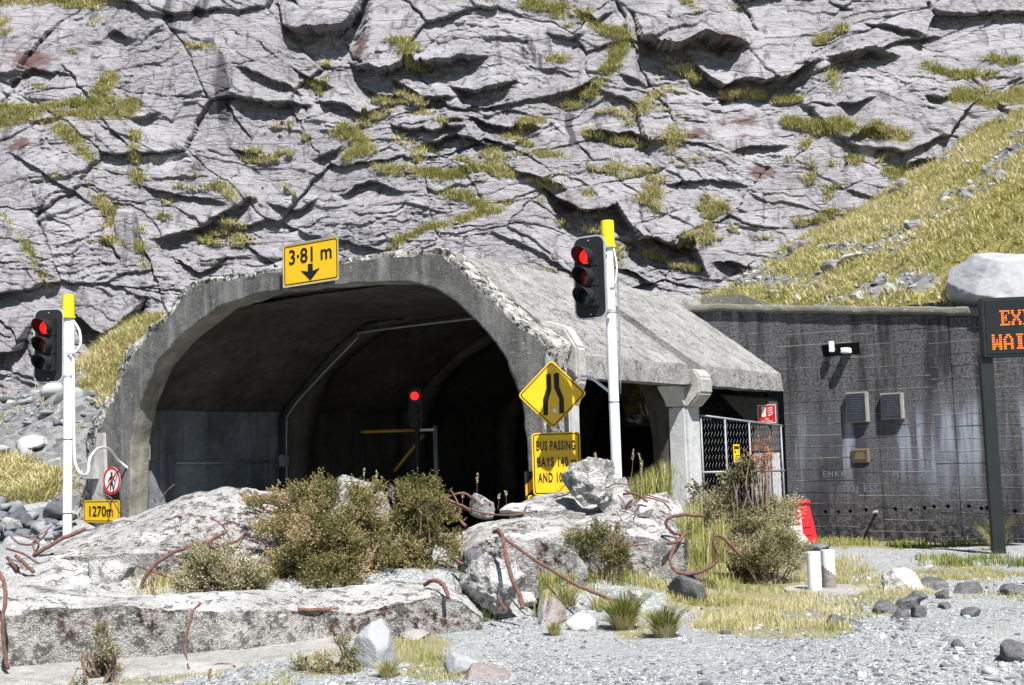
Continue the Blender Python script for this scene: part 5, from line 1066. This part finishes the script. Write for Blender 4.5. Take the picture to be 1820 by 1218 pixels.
# ------------------------------------------------------------------ rusted bars
def bar(pts, r, label, cat='steel bar', sm=8, name='reinforcing_bar'):
    r *= .72; p = [P(a, b, (float(hitat(a, b)[1])-r*.3 if Y == 0 else Y)).tolist() for a, b, Y in pts]; p = spline(np.array(p), 4) if len(p) > 2 else np.array(p)
    if len(p) > 4: g = np.random.default_rng(int(pts[0][0]*7+pts[0][1])); p[1:-1] += g.normal(0, r*.14, p[1:-1].shape)
    return tag(tube(name, p, r, M['rust'], None, 10, 2), label, cat)
BARS = [
 ([(878, 946, 12.6), (888, 944, 12.2), (895, 962, 12.1), (902, 1000, 11.95), (915, 1040, 11.9), (925, 1060, 11.85), (928, 1082, 11.8)], .029, 'thick rusty bar standing upright, bent over at its top, centre foreground'),
 ([(884, 945, 12.6), (900, 960, 12.6), (960, 1000, 12.4), (1020, 1037, 12.2), (1092, 1068, 12.0)], .024, 'long straight rusty bar slanting down to the right from the bent one'),
 ([(250, 1068, 11.9), (250, 1045, 11.9), (262, 1020, 11.9), (290, 992, 11.95), (340, 970, 12.0), (375, 960, 12.1), (385, 950, 12.3)], .026, 'arching rusty bar curving out of the grass behind the kerb slab'),
 ([(398, 948, 12.2), (378, 958, 12.0), (370, 968, 11.95), (385, 972, 12.0), (420, 962, 12.2), (438, 945, 12.4)], .020, 'hooked rusty bar on the tilted slab above the arching bar'),
 ([(375, 920, 12.6), (392, 932, 12.5), (403, 945, 12.45), (409, 962, 12.4)], .012, 'short thin rusty bar sticking up beside the hooked bar'),
 ([(440, 945, 12.4), (424, 970, 12.3), (408, 990, 12.2)], .008, 'thin straight rusty wire leaning right of the hooked bar'),
 ([(60, 988, 12.4), (80, 975, 12.4), (110, 958, 12.5), (152, 940, 12.6)], .030, 'thick straight rusty bar rising from the left rubble to the tilted slab'),
 ([(-4, 1016, 9.9), (5, 1030, 9.8), (10, 1060, 9.75), (5, 1100, 9.7), (6, 1140, 9.7), (14, 1190, 9.7)], .022, 'wavy rusty bar hanging down over the kerb slab at the left edge'),
 ([(356, 1072, 0), (342, 1088, 0), (338, 1105, 0), (330, 1135, 0), (330, 1165, 0), (336, 1190, 0)], .016, 'dark thin bar drooping down the middle of the kerb slab face'),
 ([(372, 1210, 0), (374, 1190, 0), (385, 1181, 0), (405, 1181, 0), (418, 1184, 0)], .011, 'small hooked wire lying at the foot of the apron'),
 ([(755, 1040, 11.9), (768, 1032, 11.8), (785, 1037, 11.7), (793, 1050, 11.6), (796, 1062, 11.5)], .028, 'short thick rusty bar hooking out of the right end of the kerb slab'),
 ([(530, 1084, 0), (565, 1085, 0), (600, 1082, 0)], .026, 'rusty bar stub lying flush in the top of the kerb slab'),
 ([(885, 1058, 11.8), (890, 1072, 11.8), (899, 1084, 11.8)], .024, 'short rusty stub poking from the ground left of the upright bar'),
 ([(1250, 917, 13.6), (1215, 916, 13.6), (1190, 920, 13.6), (1184, 932, 13.6), (1196, 946, 13.6), (1212, 952, 13.6), (1206, 962, 13.55), (1186, 966, 13.5)], .026, 'rusty bar bent like a hairpin above the grass, front of the first column'),
 ([(1224, 944, 13.7), (1214, 953, 13.65), (1202, 960, 13.6)], .022, 'short rusty bar stub crossing the hairpin bend'),
 ([(1200, 970, 13.4), (1192, 990, 13.3), (1195, 1008, 13.2), (1212, 1020, 13.1), (1245, 1016, 13.1), (1270, 1002, 13.1), (1276, 985, 13.1), (1268, 965, 13.1), (1274, 952, 13.1), (1290, 960, 13.1), (1318, 988, 13.1)], .026, 'rusty bar looping in a wide S over the grass left of the right bush'),
 ([(439, 886, 13.6), (470, 882, 13.5), (500, 886, 13.5), (530, 894, 13.5)], .024, 'upper bar of the four parallel rusty bars on the tilted slab top'),
 ([(440, 893, 13.5), (470, 887, 13.4), (505, 895, 13.4), (522, 905, 13.4)], .024, 'second bar of the parallel rusty bundle on the tilted slab'),
 ([(455, 896, 13.4), (475, 893, 13.3), (505, 902, 13.3), (518, 912, 13.3)], .022, 'third bar of the parallel rusty bundle, crossed by a tie wire'),
 ([(467, 900, 13.3), (470, 906, 13.3), (495, 911, 13.25), (515, 914, 13.25)], .020, 'lowest bar of the parallel rusty bundle next to the bush'),
 ([(503, 915, 13.2), (502, 900, 13.15), (506, 887, 13.2), (520, 883, 13.3), (545, 882, 13.4)], .008, 'tie wire looped round the parallel rusty bundle'),
 ([(762, 862, 14.2), (770, 855, 14.2), (776, 851, 14.2)], .022, 'cut stub of rusty bar sticking up behind the tall narrow bush'),
 ([(765, 865, 14.2), (790, 885, 14.0), (812, 895, 13.9), (832, 905, 13.8)], .022, 'rusty bar sloping right from the tall narrow bush, topmost one'),
 ([(788, 888, 14.1), (805, 880, 14.1), (825, 877, 14.1), (838, 885, 14.1)], .020, 'rusty bar arching just left of the square concrete chunk'),
 ([(790, 893, 13.9), (810, 900, 13.9), (835, 908, 13.8)], .018, 'lower rusty bar lying left of the square concrete chunk'),
 ([(798, 905, 13.3), (812, 920, 13.2), (828, 935, 13.1)], .026, 'thick rusty bar sloping down onto the flat-topped slab'),
 ([(808, 995, 12.7), (822, 1003, 12.6)], .024, 'rusty bar end beside the dark wedged stone'),
 ([(1110, 872, 14.3), (1140, 882, 14.2), (1165, 888, 14.2), (1182, 895, 14.2), (1192, 908, 14.2)], .012, 'long thin rusty wire trailing right from the balanced boulder'),
 ([(1108, 878, 14.2), (1130, 878, 14.1), (1145, 888, 14.1), (1152, 892, 14.1)], .020, 'short thick rusty bar between boulder and first column'),
 ([(1078, 850, 14.2), (1085, 840, 14.1), (1100, 845, 14.1)], .006, 'thin curled rusty wire on top of the leaning boulder'),
 ([(1076, 868, 14.2), (1095, 860, 14.0), (1120, 862, 14.0), (1130, 858, 14.0)], .008, 'thin rusty wire sweeping right across the leaning boulder'),
 ([(1098, 880, 14.1), (1108, 892, 14.0), (1112, 910, 13.9)], .010, 'rusty wire hanging down from the leaning boulder'),
 ([(1136, 885, 14.1), (1120, 898, 14.0), (1112, 908, 14.0)], .008, 'rusty wire crossing under the trailing wire'),
 ([(995, 938, 13.7), (1030, 942, 13.6), (1060, 943, 13.6), (1085, 948, 13.6)], .009, 'thin rusty wire lying along the front of the broad slab'),
 ([(994, 874, 15.0), (1000, 866, 15.0), (1008, 860, 15.0)], .009, 'tiny rusty wire in front of the low yellow plate'),
 ([(272, 880, 14.2), (276, 893, 14.2)], .012, 'stubby rusty pin on the crest of the tilted slab'), ([(285, 892, 14.2), (295, 875, 14.2), (310, 861, 14.2)], .009, 'forked thin rusty wire on the slab crest before the tunnel wall'),
 ([(173, 876, 13.9), (190, 888, 13.9), (198, 905, 13.9), (200, 918, 13.9)], .010, 'rusty wire curving up in front of the 1270 m plate'), ([(183, 879, 13.9), (198, 886, 13.9), (212, 912, 13.9)], .010, 'second rusty wire crossing the right half of the 1270 m plate'),
 ([(20, 955, 13.0), (35, 966, 12.9), (55, 968, 12.8), (72, 960, 12.8), (84, 945, 12.8)], .014, 'twisted rusty wire arching over the left rubble'), ([(60, 985, 12.6), (68, 972, 12.5), (66, 962, 12.5), (58, 966, 12.5), (64, 990, 12.4)], .014, 'curled rusty hook where the thick straight bar starts'),
 ([(12, 990, 12.2), (20, 1000, 12.2), (32, 1012, 12.1)], .026, 'leftmost short thick bar pointing down in the left rubble'), ([(28, 988, 12.1), (42, 1000, 12.0), (60, 1018, 12.0)], .026, 'short thick bar right beside the leftmost one'), ([(70, 988, 12.6), (95, 985, 12.5)], .016, 'short level rusty bar under the thick straight bar'),
 ([(228, 1003, 12.3), (255, 1010, 12.2), (295, 1025, 12.0)], .012, 'thin rusty rod passing behind the arching bar'), ([(268, 1018, 11.9), (272, 1040, 11.8), (278, 1066, 11.7)], .010, 'thin rusty rod hanging from the arching bar to the kerb slab'),
 ([(432, 1205, 0), (455, 1190, 0)], .010, 'short straight rusty rod lying on the stones below the apron'), ([(1190, 893, 14.3), (1170, 886, 14.3), (1150, 880, 14.3)], .010, 'second thin rusty wire running beside the trailing wire'),
 ([(790, 905, 13.7), (778, 880, 13.9), (768, 868, 14.1), (752, 866, 14.2)], .014, 'thin rusty bar kinked over behind the tall narrow bush'),
 ([(800, 870, 14.1), (812, 890, 14.0), (818, 910, 13.8), (806, 925, 13.6)], .012, 'rusty wire dropping beside the topmost sloping bar'),
 ([(828, 902, 14.2), (860, 912, 14.0), (905, 916, 13.95), (955, 908, 14.1)], .013, 'long thin rusty wire lying along the slab below the low pale stone'),
 ([(1000, 955, 13.3), (1035, 962, 13.2), (1060, 972, 13.2), (1085, 968, 13.2)], .010, 'thin wire tangled in front of the small dark shrub'),
 ([(1075, 985, 13.0), (1110, 972, 13.1), (1150, 968, 13.2)], .010, 'reddish twig-like wire right of the small dark shrub'),
 ([(1018, 872, 14.6), (1005, 880, 14.6), (985, 884, 14.6)], .010, 'small rusty wire left of the balanced boulder base'),
 ([(1150, 892, 14.2), (1132, 905, 14.1), (1128, 918, 14.0)], .009, 'short wire hanging right of the small white lump'),
 ([(92, 935, 13.3), (72, 950, 13.1), (50, 955, 13.0), (30, 948, 13.0)], .011, 'loose rusty wire behind the twisted one at the left edge'),
 ([(12, 975, 12.6), (42, 985, 12.4), (75, 1004, 12.3), (98, 1000, 12.4)], .016, 'rusty bar threading through the left rubble under the thick bars'),
 ([(412, 1020, 12.0), (440, 1008, 12.1), (472, 1000, 12.1)], .009, 'thin wire poking from the straw-coloured shrub'),
 ([(535, 905, 13.3), (552, 898, 13.4), (575, 892, 13.5)], .018, 'bar end continuing from the bundle behind the wide bush')]
for p_, r_, l_ in BARS: bar(p_, r_, l_)

# ------------------------------------------------------------------ foliage
def leaves(pos, dirs, length, width, rng):
    n = len(pos); sd = np.cross(dirs, rng.normal(size=(n, 3))); sd /= np.linalg.norm(sd, axis=1)[:, None]+1e-9
    L_ = length[:, None]*dirs; w_ = width[:, None]*sd
    v = np.stack([pos, pos+L_*.5+w_, pos+L_, pos+L_*.5-w_], 1); return v.reshape(-1, 3), np.arange(4*n).reshape(-1, 4)
def norm(a): return a/(np.linalg.norm(a, axis=-1, keepdims=True)+1e-9)
def shrub(name, blobs, label, Y, nsp, mat='shrub', leaf=(.022, .0055), K=11, slen=.13, seed=0, base=None, up=.7, twigs=30, tmean=.5, parent=None, fill=.55):
    """blobs: (px, py, radius px, depth offset); sprigs of small leaves on a woody frame"""
    g = np.random.default_rng(seed); cs = np.array([P(b[0], b[1], Y+b[3]) for b in blobs]); rs = np.array([b[2]/F*Y for b in blobs]); w_ = rs**2; w_ /= w_.sum()
    bi = g.choice(len(blobs), nsp, p=w_); d = norm(g.normal(size=(nsp, 3))); rad = g.uniform(fill, 1, nsp)**.6
    M_ = max(6, nsp//52); ci = g.integers(0, M_, nsp); cd = norm(g.normal(size=(M_, 3))); cb = g.choice(len(blobs), M_, p=w_); cc = cs[cb]+cd*(rs[cb]*(g.uniform(.35, 1.22, M_)))[:, None]; ct = g.normal(0, .17, M_)
    lump = .68+.5*(fbm(d[:, 0]*1.9+bi*5.1, d[:, 1]*1.9, d[:, 2]*1.9, o=3, s=seed+3)+.35)
    cr = .072*Y/12.5*g.uniform(.2, 1, nsp); pos = cc[ci]+d*cr[:, None]*np.array([1.1, 1.1, .8]); sdir = norm(d*.7+cd[ci]*.45+np.array([0, 0, up])+g.normal(0, .35, (nsp, 3)))
    t = np.tile(np.linspace(0, 1, K), nsp); idx = np.repeat(np.arange(nsp), K); sl_ = slen*g.uniform(.5, 1.2, nsp)
    lp = pos[idx]+sdir[idx]*(sl_[idx]*t)[:, None]; ld = norm(sdir[idx]*.7+g.normal(0, .75, (len(idx), 3))); ln = leaf[0]*g.uniform(.6, 1.3, len(idx))
    v, f = leaves(lp, ld, ln, leaf[1]*g.uniform(.7, 1.3, len(idx)), g)
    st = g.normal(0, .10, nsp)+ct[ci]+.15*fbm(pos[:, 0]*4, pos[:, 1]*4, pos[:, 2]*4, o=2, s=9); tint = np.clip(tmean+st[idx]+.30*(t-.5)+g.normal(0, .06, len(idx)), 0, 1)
    c = cs.mean(0); bz = float(gz(c[0], Y)) if base is None else base
    root = parent or empty(name, (0, 0, 0), 0, label, 'bush')
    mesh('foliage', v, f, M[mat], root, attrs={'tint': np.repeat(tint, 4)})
    if twigs:
        mb = MB()
        for i in range(twigs):
            j = g.choice(len(blobs), p=w_); e = cs[j]+norm(g.normal(size=3))*rs[j]*.85; s0 = np.array([c[0]+(e[0]-c[0])*.35+g.normal(0, .04), Y+g.normal(0, .04), bz-.05]); m_ = (s0+e)/2+g.normal(0, .06, 3)
            mb.tube([s0, m_, e], [.014, .005], 5, 3)
        mb.build('stems', M['twig'], root)
    return root
shrub('bush', [(590, 900, 48, .1), (545, 935, 60, 0), (610, 950, 66, 0), (515, 985, 50, -.1), (565, 1005, 64, -.2), (530, 1020, 48, -.25), (452, 905, 17, .2), (478, 940, 28, .1), (660, 975, 60, .1), (640, 1020, 50, -.1), (690, 1025, 38, 0), (590, 1035, 44, -.3), (655, 905, 34, .2), (545, 880, 26, .2), (690, 915, 26, .2)],
      'wide dense olive bush spreading in front of the portal mouth', 12.75, 10200, seed=601, K=12, tmean=.50, twigs=46)
shrub('bush', [(742, 878, 38, 0), (752, 900, 44, 0), (735, 930, 38, .1), (770, 935, 36, .1), (765, 975, 42, 0), (785, 1010, 38, 0), (735, 1010, 42, -.1), (725, 975, 34, 0), (700, 885, 16, .3)], 'tall narrow olive bush beside the wide one, under the barrier arm', 13.1, 4600, seed=611, tmean=.46, twigs=26)
shrub('bush', [(1318, 915, 38, 0), (1285, 935, 38, 0), (1345, 940, 42, 0), (1385, 930, 28, .1), (1372, 960, 40, 0), (1310, 965, 42, -.1), (1262, 950, 32, 0), (1258, 915, 26, .1), (1400, 915, 16, .2), (1390, 950, 26, 0)], 'bushy grey-green shrub in front of the chain-link fence', 15.8, 5200, 'shrub2', (.026, .006), seed=621, tmean=.5, slen=.16, twigs=44)
shrub('bush', [(1360, 982, 46, 0), (1405, 985, 24, .1), (1330, 990, 24, 0)], 'low rounded shrub at the foot of the fence shrub', 15.3, 2200, 'shrub2', seed=631, tmean=.5, twigs=10)
shrub('bush', [(370, 1025, 44, 0), (415, 1035, 36, 0), (345, 1040, 26, 0), (440, 1030, 26, .1)], 'low straw-coloured shrub right of the arching bar', 12.0, 2600, 'shrub2', seed=641, tmean=.60, slen=.12, twigs=30)
shrub('bush', [(1085, 945, 26, 0), (1105, 965, 26, 0), (1080, 975, 26, 0), (1100, 995, 30, 0), (1045, 975, 26, 0), (1010, 985, 28, 0)], 'small dark upright shrub before the broad slab', 13.2, 1300, seed=651, tmean=.32, slen=.12, twigs=26)
shrub('bush', [(180, 1130, 22, 0), (172, 1165, 34, 0), (205, 1190, 38, 0), (160, 1205, 40, 0)], 'spindly weed bush at the bottom left on the apron', 9.5, 420, 'shrub2', (.018, .0045), seed=661, tmean=.38, slen=.09, twigs=24)
shrub('bush', [(610, 1130, 18, 0), (595, 1165, 30, 0), (560, 1190, 36, 0), (625, 1185, 22, 0), (600, 1205, 34, 0)], 'ragged weed tuft left of the upright wedge rock', 9.7, 520, 'shrub2', (.018, .0045), seed=671, tmean=.45, slen=.09, twigs=26)
shrub('bush', [(345, 1160, 8, 0)], 'tiny', 9.7, 10) if False else None
shrub('bush', [(1240, 860, 12, 0), (1320, 835, 10, 0), (1300, 850, 10, 0), (1345, 850, 8, 0)], 'light green leafy sprigs rising above the fence shrub', 15.7, 200, 'shrub2', (.035, .012), seed=681, tmean=.25, slen=.12, twigs=12, base=.6)
rd_ = shrub('bush', [(1345, 812, 16, 0), (1358, 800, 10, 0), (1370, 815, 9, 0), (1335, 840, 10, 0), (1362, 825, 10, 0)], 'dry orange-brown twiggy plant in front of the fence', 15.6, 70, 'orangeleaf', (.03, .008), seed=691, tmean=.6, slen=.12, twigs=13, base=.75)
# grass
def blades(name, pos, h, label, seed, w=.004, lean=.35, tint=.6, tvar=.22, seg=3, kind='stuff', parent=None, cat='grass', hv=.35, fan=None):
    g = np.random.default_rng(seed); n = len(pos); h = np.broadcast_to(h, n)*g.uniform(1-hv, 1+hv, n); a = g.uniform(0, 2*np.pi, n); ln = np.abs(g.normal(0, lean, n)); dr = np.stack([np.cos(a), np.sin(a), np.zeros(n)], 1)
    if fan is not None: dr = norm(fan+g.normal(0, .25, fan.shape)*np.array([1, 1, 0])); ln = np.linalg.norm(fan, axis=1)*lean*2.4
    sd = np.stack([-dr[:, 1], dr[:, 0], np.zeros(n)], 1); sd = norm(sd+g.normal(0, .5, (n, 3))*np.array([1, 1, 0])); V = np.zeros((n, 2*seg+1, 3)); ww = np.broadcast_to(w, n)
    for k in range(seg):
        t = k/seg; c = pos+np.array([0, 0, 1.])*(h*t*(1-.25*ln*t))[:, None]+dr*(h*ln*t*t)[:, None]; V[:, 2*k] = c-sd*(ww*(1-t*.6))[:, None]; V[:, 2*k+1] = c+sd*(ww*(1-t*.6))[:, None]
    V[:, -1] = pos+np.array([0, 0, 1.])*(h*(1-.25*ln))[:, None]+dr*(h*ln)[:, None]; m = 2*seg+1; fs = []
    b = (np.arange(n)*m)[:, None]
    q = np.concatenate([b+np.array([[2*k, 2*k+1, 2*k+3]]) for k in range(seg-1)]+[b+np.array([[2*k, 2*k+3, 2*k+2]]) for k in range(seg-1)]+[b+np.array([[m-3, m-2, m-1]])])
    tt = np.clip(tint+g.normal(0, tvar, n), 0, 1) if np.ndim(tint) == 0 else np.clip(tint+g.normal(0, tvar, n), 0, 1)
    o = mesh(name, V.reshape(-1, 3), q.astype(np.int32), M['grass'], parent, attrs={'tint': np.repeat(tt, m)})
    if parent is None: tag(o, label, cat, kind=kind)
    return o
def grasszone(ells, n, seed, h, label, tint=.6, w=.004, thr=.05, Y0=9, Y1=24, lean=.35, tvar=.2):
    g = np.random.default_rng(seed); e = np.array(ells, float); a = e[:, 2]*e[:, 3]; i = g.choice(len(e), n, p=a/a.sum()); r = np.sqrt(g.uniform(0, 1.25, n)); th = g.uniform(0, 6.283, n)
    px = e[i, 0]+e[i, 2]*r*np.cos(th); py = e[i, 1]+e[i, 3]*r*np.sin(th); q = PZ(px, py, .1); z = gz(q[:, 0], q[:, 1])
    for _ in range(5): q = PZ(px, py, 0*px+z); z = .5*z+.5*gz(q[:, 0], q[:, 1])
    ok = (q[:, 1] > Y0) & (q[:, 1] < Y1) & (fbm(q[:, 0]/.35, q[:, 1]/.35, o=3, s=seed)+g.uniform(-.2, .2, n)-(r-.75).clip(0)*.9 > -thr); q = q[ok]; q[:, 2] = gz(q[:, 0], q[:, 1])-.01
    tt = tint+.35*fbm(q[:, 0]/.6, q[:, 1]/.6, o=3, s=seed+5); return blades('grass', q, h, label, seed, w, lean, tt, tvar)
grasszone([(1300, 1040, 190, 50), (1370, 1095, 150, 35), (1560, 1040, 90, 18), (1470, 1010, 80, 26)], 26000, 701, .085, 'dry yellow grass between the shrub, the pipes and the gravel', .74, .0032)
grasszone([(1190, 975, 110, 45), (1250, 1000, 120, 40), (1150, 1010, 90, 35), (1260, 955, 70, 30)], 12000, 702, .17, 'longer green and yellow grass around the looping bars', .45, .0035)
grasszone([(950, 1035, 120, 32), (1000, 1000, 70, 30), (1060, 1020, 60, 30), (860, 1065, 50, 40)], 8500, 703, .15, 'green grass under the leaning bars', .38, .0035)
grasszone([(1580, 966, 170, 10), (1740, 1000, 110, 10), (1500, 965, 60, 9)], 7000, 704, .11, 'short green strip of grass along the foot of the dark wall', .42, .006, Y1=30)
grasszone([(1660, 1025, 160, 14), (1740, 1062, 90, 12), (1520, 1075, 80, 24)], 4500, 705, .06, 'thin grass patches in the right gravel', .7, .004)
grasszone([(380, 1035, 130, 28), (280, 1050, 60, 18), (250, 1030, 60, 14)], 7500, 706, .12, 'yellow grass behind the kerb slab', .75, .003)
grasszone([(740, 1150, 70, 26), (600, 1180, 60, 28), (780, 1190, 60, 20), (480, 1210, 60, 16), (180, 1200, 200, 16), (700, 1190, 40, 16)], 7000, 707, .055, 'sparse short grass on the near gravel and apron edge', .62, .0026)
grasszone([(640, 1040, 200, 14), (540, 1040, 110, 14)], 3500, 708, .12, 'grass fringe under the wide bush', .5, .003)
# tall grass by the poles, seed stalks
def tallgrass(px0, px1, py, Y, n, h, seed, label, tint=.45, w=.004):
    g = np.random.default_rng(seed); px = g.uniform(px0, px1, n); q = P(px, py+0*px, Y+g.uniform(-.3, .3, n)); return blades('grass', q, h, label, seed, w, .28, tint, .2, seg=4)
tallgrass(1105, 1195, 905, 15.6, 520, .52, 711, 'tall green grass between the middle pole and the first column', .50)
tallgrass(1200, 1250, 960, 14.6, 260, .45, 712, 'tall grass in front of the first column', .5)
tallgrass(945, 1010, 905, 15.6, 220, .22, 713, 'grass growing in front of the low yellow plate', .7)
tallgrass(1225, 1290, 1000, 14.0, 380, .42, 714, 'tall thin grass behind the looping bar', .55)
def stalk(px, py0, py1, Y, lean, label, col=.9):
    a = P(px, py0, Y); b = P(px+lean, py1, Y); root = empty('grass_stalk', (0, 0, 0), 0, label, 'grass'); m = (a+b)/2+np.array([lean/F*Y*.2, 0, 0]); g = np.random.default_rng(int(px*3+py1))
    MB().tube([a, m, b], [.003, .0015], 5, 4).build('stem', M['twig'], root); n = 46; t = g.uniform(.72, 1.0, n); pos = a+(b-a)*t[:, None]+g.normal(0, .006, (n, 3)); d = norm(norm(b-a)+g.normal(0, .4, (n, 3)))
    v, f = leaves(pos, d, np.full(n, .022), np.full(n, .004), g); mesh('seed_head', v, f, M['grass'], root, attrs={'tint': np.full(4*n, col)}); return root
for px, a, b, Y_, ln, l_ in ((643, 885, 834, 14.2, 5, 'seed stalk above the white boulder, left of the flower spike'), (670, 885, 838, 14.2, -1, 'second thin seed stalk above the rounded pale boulder'), (845, 905, 842, 14.6, 4, 'tall seed stalk rising behind the square concrete chunk'), (885, 905, 880, 14.6, 2, 'short seed stalk left of the low pale stone'), (902, 905, 874, 14.8, -3, 'seed stalk just left of the yellow chevron'), (1118, 870, 800, 14.7, 8, 'tallest drooping seed stalk by the middle pole'), (1150, 900, 806, 14.8, -14, 'leaning seed stalk between pole and column'), (1180, 900, 828, 14.8, 2, 'seed stalk close to the first column'), (1066, 845, 806, 14.8, -8, 'thin seed stalk left of the middle pole'), (1208, 890, 842, 14.8, 3, 'seed stalk in front of the first column'), (820, 905, 878, 14.5, 3, 'little seed stalk beside the arching bar'), (1130, 905, 820, 15.0, 12, 'seed stalk bending right behind the middle pole')): stalk(px, a, b, Y_, ln, l_)
fl = empty('flower_spike', (0, 0, 0), 0, 'small purple flower spike against the dark tunnel mouth', 'flower'); a = P(700, 905, 14.0); b = P(697, 864, 14.0); MB().tube([a, (a+b)/2, b], .004, 5, 2).build('stem', M['twig'], fl); g = np.random.default_rng(1); t = g.uniform(.45, 1, 90); pos = a+(b-a)*t[:, None]+g.normal(0, .018, (90, 3))*(1.25-t)[:, None]; v, f = leaves(pos, norm(g.normal(size=(90, 3))), np.full(90, .03), np.full(90, .009), g); mesh('petals', v, f, M['flower'], fl, attrs={'tint': np.repeat(g.uniform(0, 1, 90), 4)})
def tussock(px, py, Y, r, h, n, label, seed, tint=.5):
    q = P(px, py, Y); q[2] = gz(q[0], Y); g = np.random.default_rng(seed); a = g.uniform(0, 6.283, n); rr_ = r*np.sqrt(g.uniform(0, 1, n)); off_ = np.stack([np.cos(a)*rr_, np.sin(a)*rr_, 0*a], 1)
    root = empty('tussock', tuple(map(float, q)), 0, label, 'tussock'); fan = off_/r; blades('leaves', off_*.45, h, None, seed, .0032, .30, tint, .2, seg=5, parent=root, fan=fan); blades('dead_leaves', off_*.5, h*.5, None, seed+1, .003, .36, .88, .1, seg=4, parent=root, fan=fan); return root
tussock(1108, 1122, 11.6, .20, .34, 700, 'spiky green tussock with straw base at the gravel edge', 721, .42); tussock(1182, 1142, 11.1, .18, .28, 600, 'second spiky tussock, lower right of the first', 722, .45); tussock(985, 1120, 11.3, .08, .14, 220, 'small dry tussock on the gravel below the pinkish rock', 723, .8)
tussock(1005, 1050, 12.4, .22, .24, 90, 'broad-leaved green plant under the long slanting bar', 724, .2); tussock(1060, 1040, 12.6, .12, .22, 60, 'yellow-green strap-leaved plant right under the long bar', 725, .55); tussock(1770, 960, 19, .2, .5, 160, 'green weed growing beside the dark sign post', 726, .45); tussock(690, 1205, 9.5, .12, .13, 240, 'short grass tuft at the foot of the upright wedge rock', 727, .6)
# vegetation on cliff and slopes
def pickv(V, wgt, n, seed):
    w_ = wgt.ravel().astype(float); w_ /= w_.sum(); i = np.random.default_rng(seed).choice(len(w_), n, p=w_); return V.reshape(-1, 3)[i], i
def tufts(V, wgt, ntuft, per, h, seed, label, tint, w=.012, lean=.5, spread=.09):
    c, i = pickv(V, wgt, ntuft, seed); g = np.random.default_rng(seed+2); k = np.repeat(np.arange(ntuft), per); off_ = g.normal(0, spread, (len(k), 3))*np.array([1, .6, .25]); sz = g.uniform(.5, 1.5, ntuft)
    fan = norm(off_*np.array([1, 1, 0])+1e-6)*g.uniform(.2, 1, len(k))[:, None]; tt = (tint+.3*fbm(c[:, 0]/1.5, c[:, 1]/1.5, c[:, 2]/1.5, o=3, s=seed)+g.normal(0, .1, ntuft))[k]
    return blades('grass', c[k]+off_*sz[k][:, None]-np.array([0, 0, .03]), h*sz[k], label, seed+3, w, lean, tt, .17, seg=3, fan=fan)
mask = np.clip(CG-.45, 0, 1)*((CPX > -200) & (CPX < 2050) & (CPY < 640)); tufts(CV, mask**.7*(CG > .5), 9000, 12, .15, 731, 'tussock grass growing in the ledges and gullies of the cliff', .66)
px, py = proj(HRV); near = ((px > 1150) & (px < 2000)).astype(float); tufts(HRV, (HRG**2+.02)*near, 15000, 12, .125, 741, 'yellow-green grass covering the right slope above the wall', .74, spread=.10)
px, py = proj(HLV); near = ((px > -150) & (px < 330)).astype(float); tufts(HLV, (HLG**2+.01)*near, 5000, 13, .19, 751, 'tussock grass on the left bank behind the pole', .72, spread=.09)
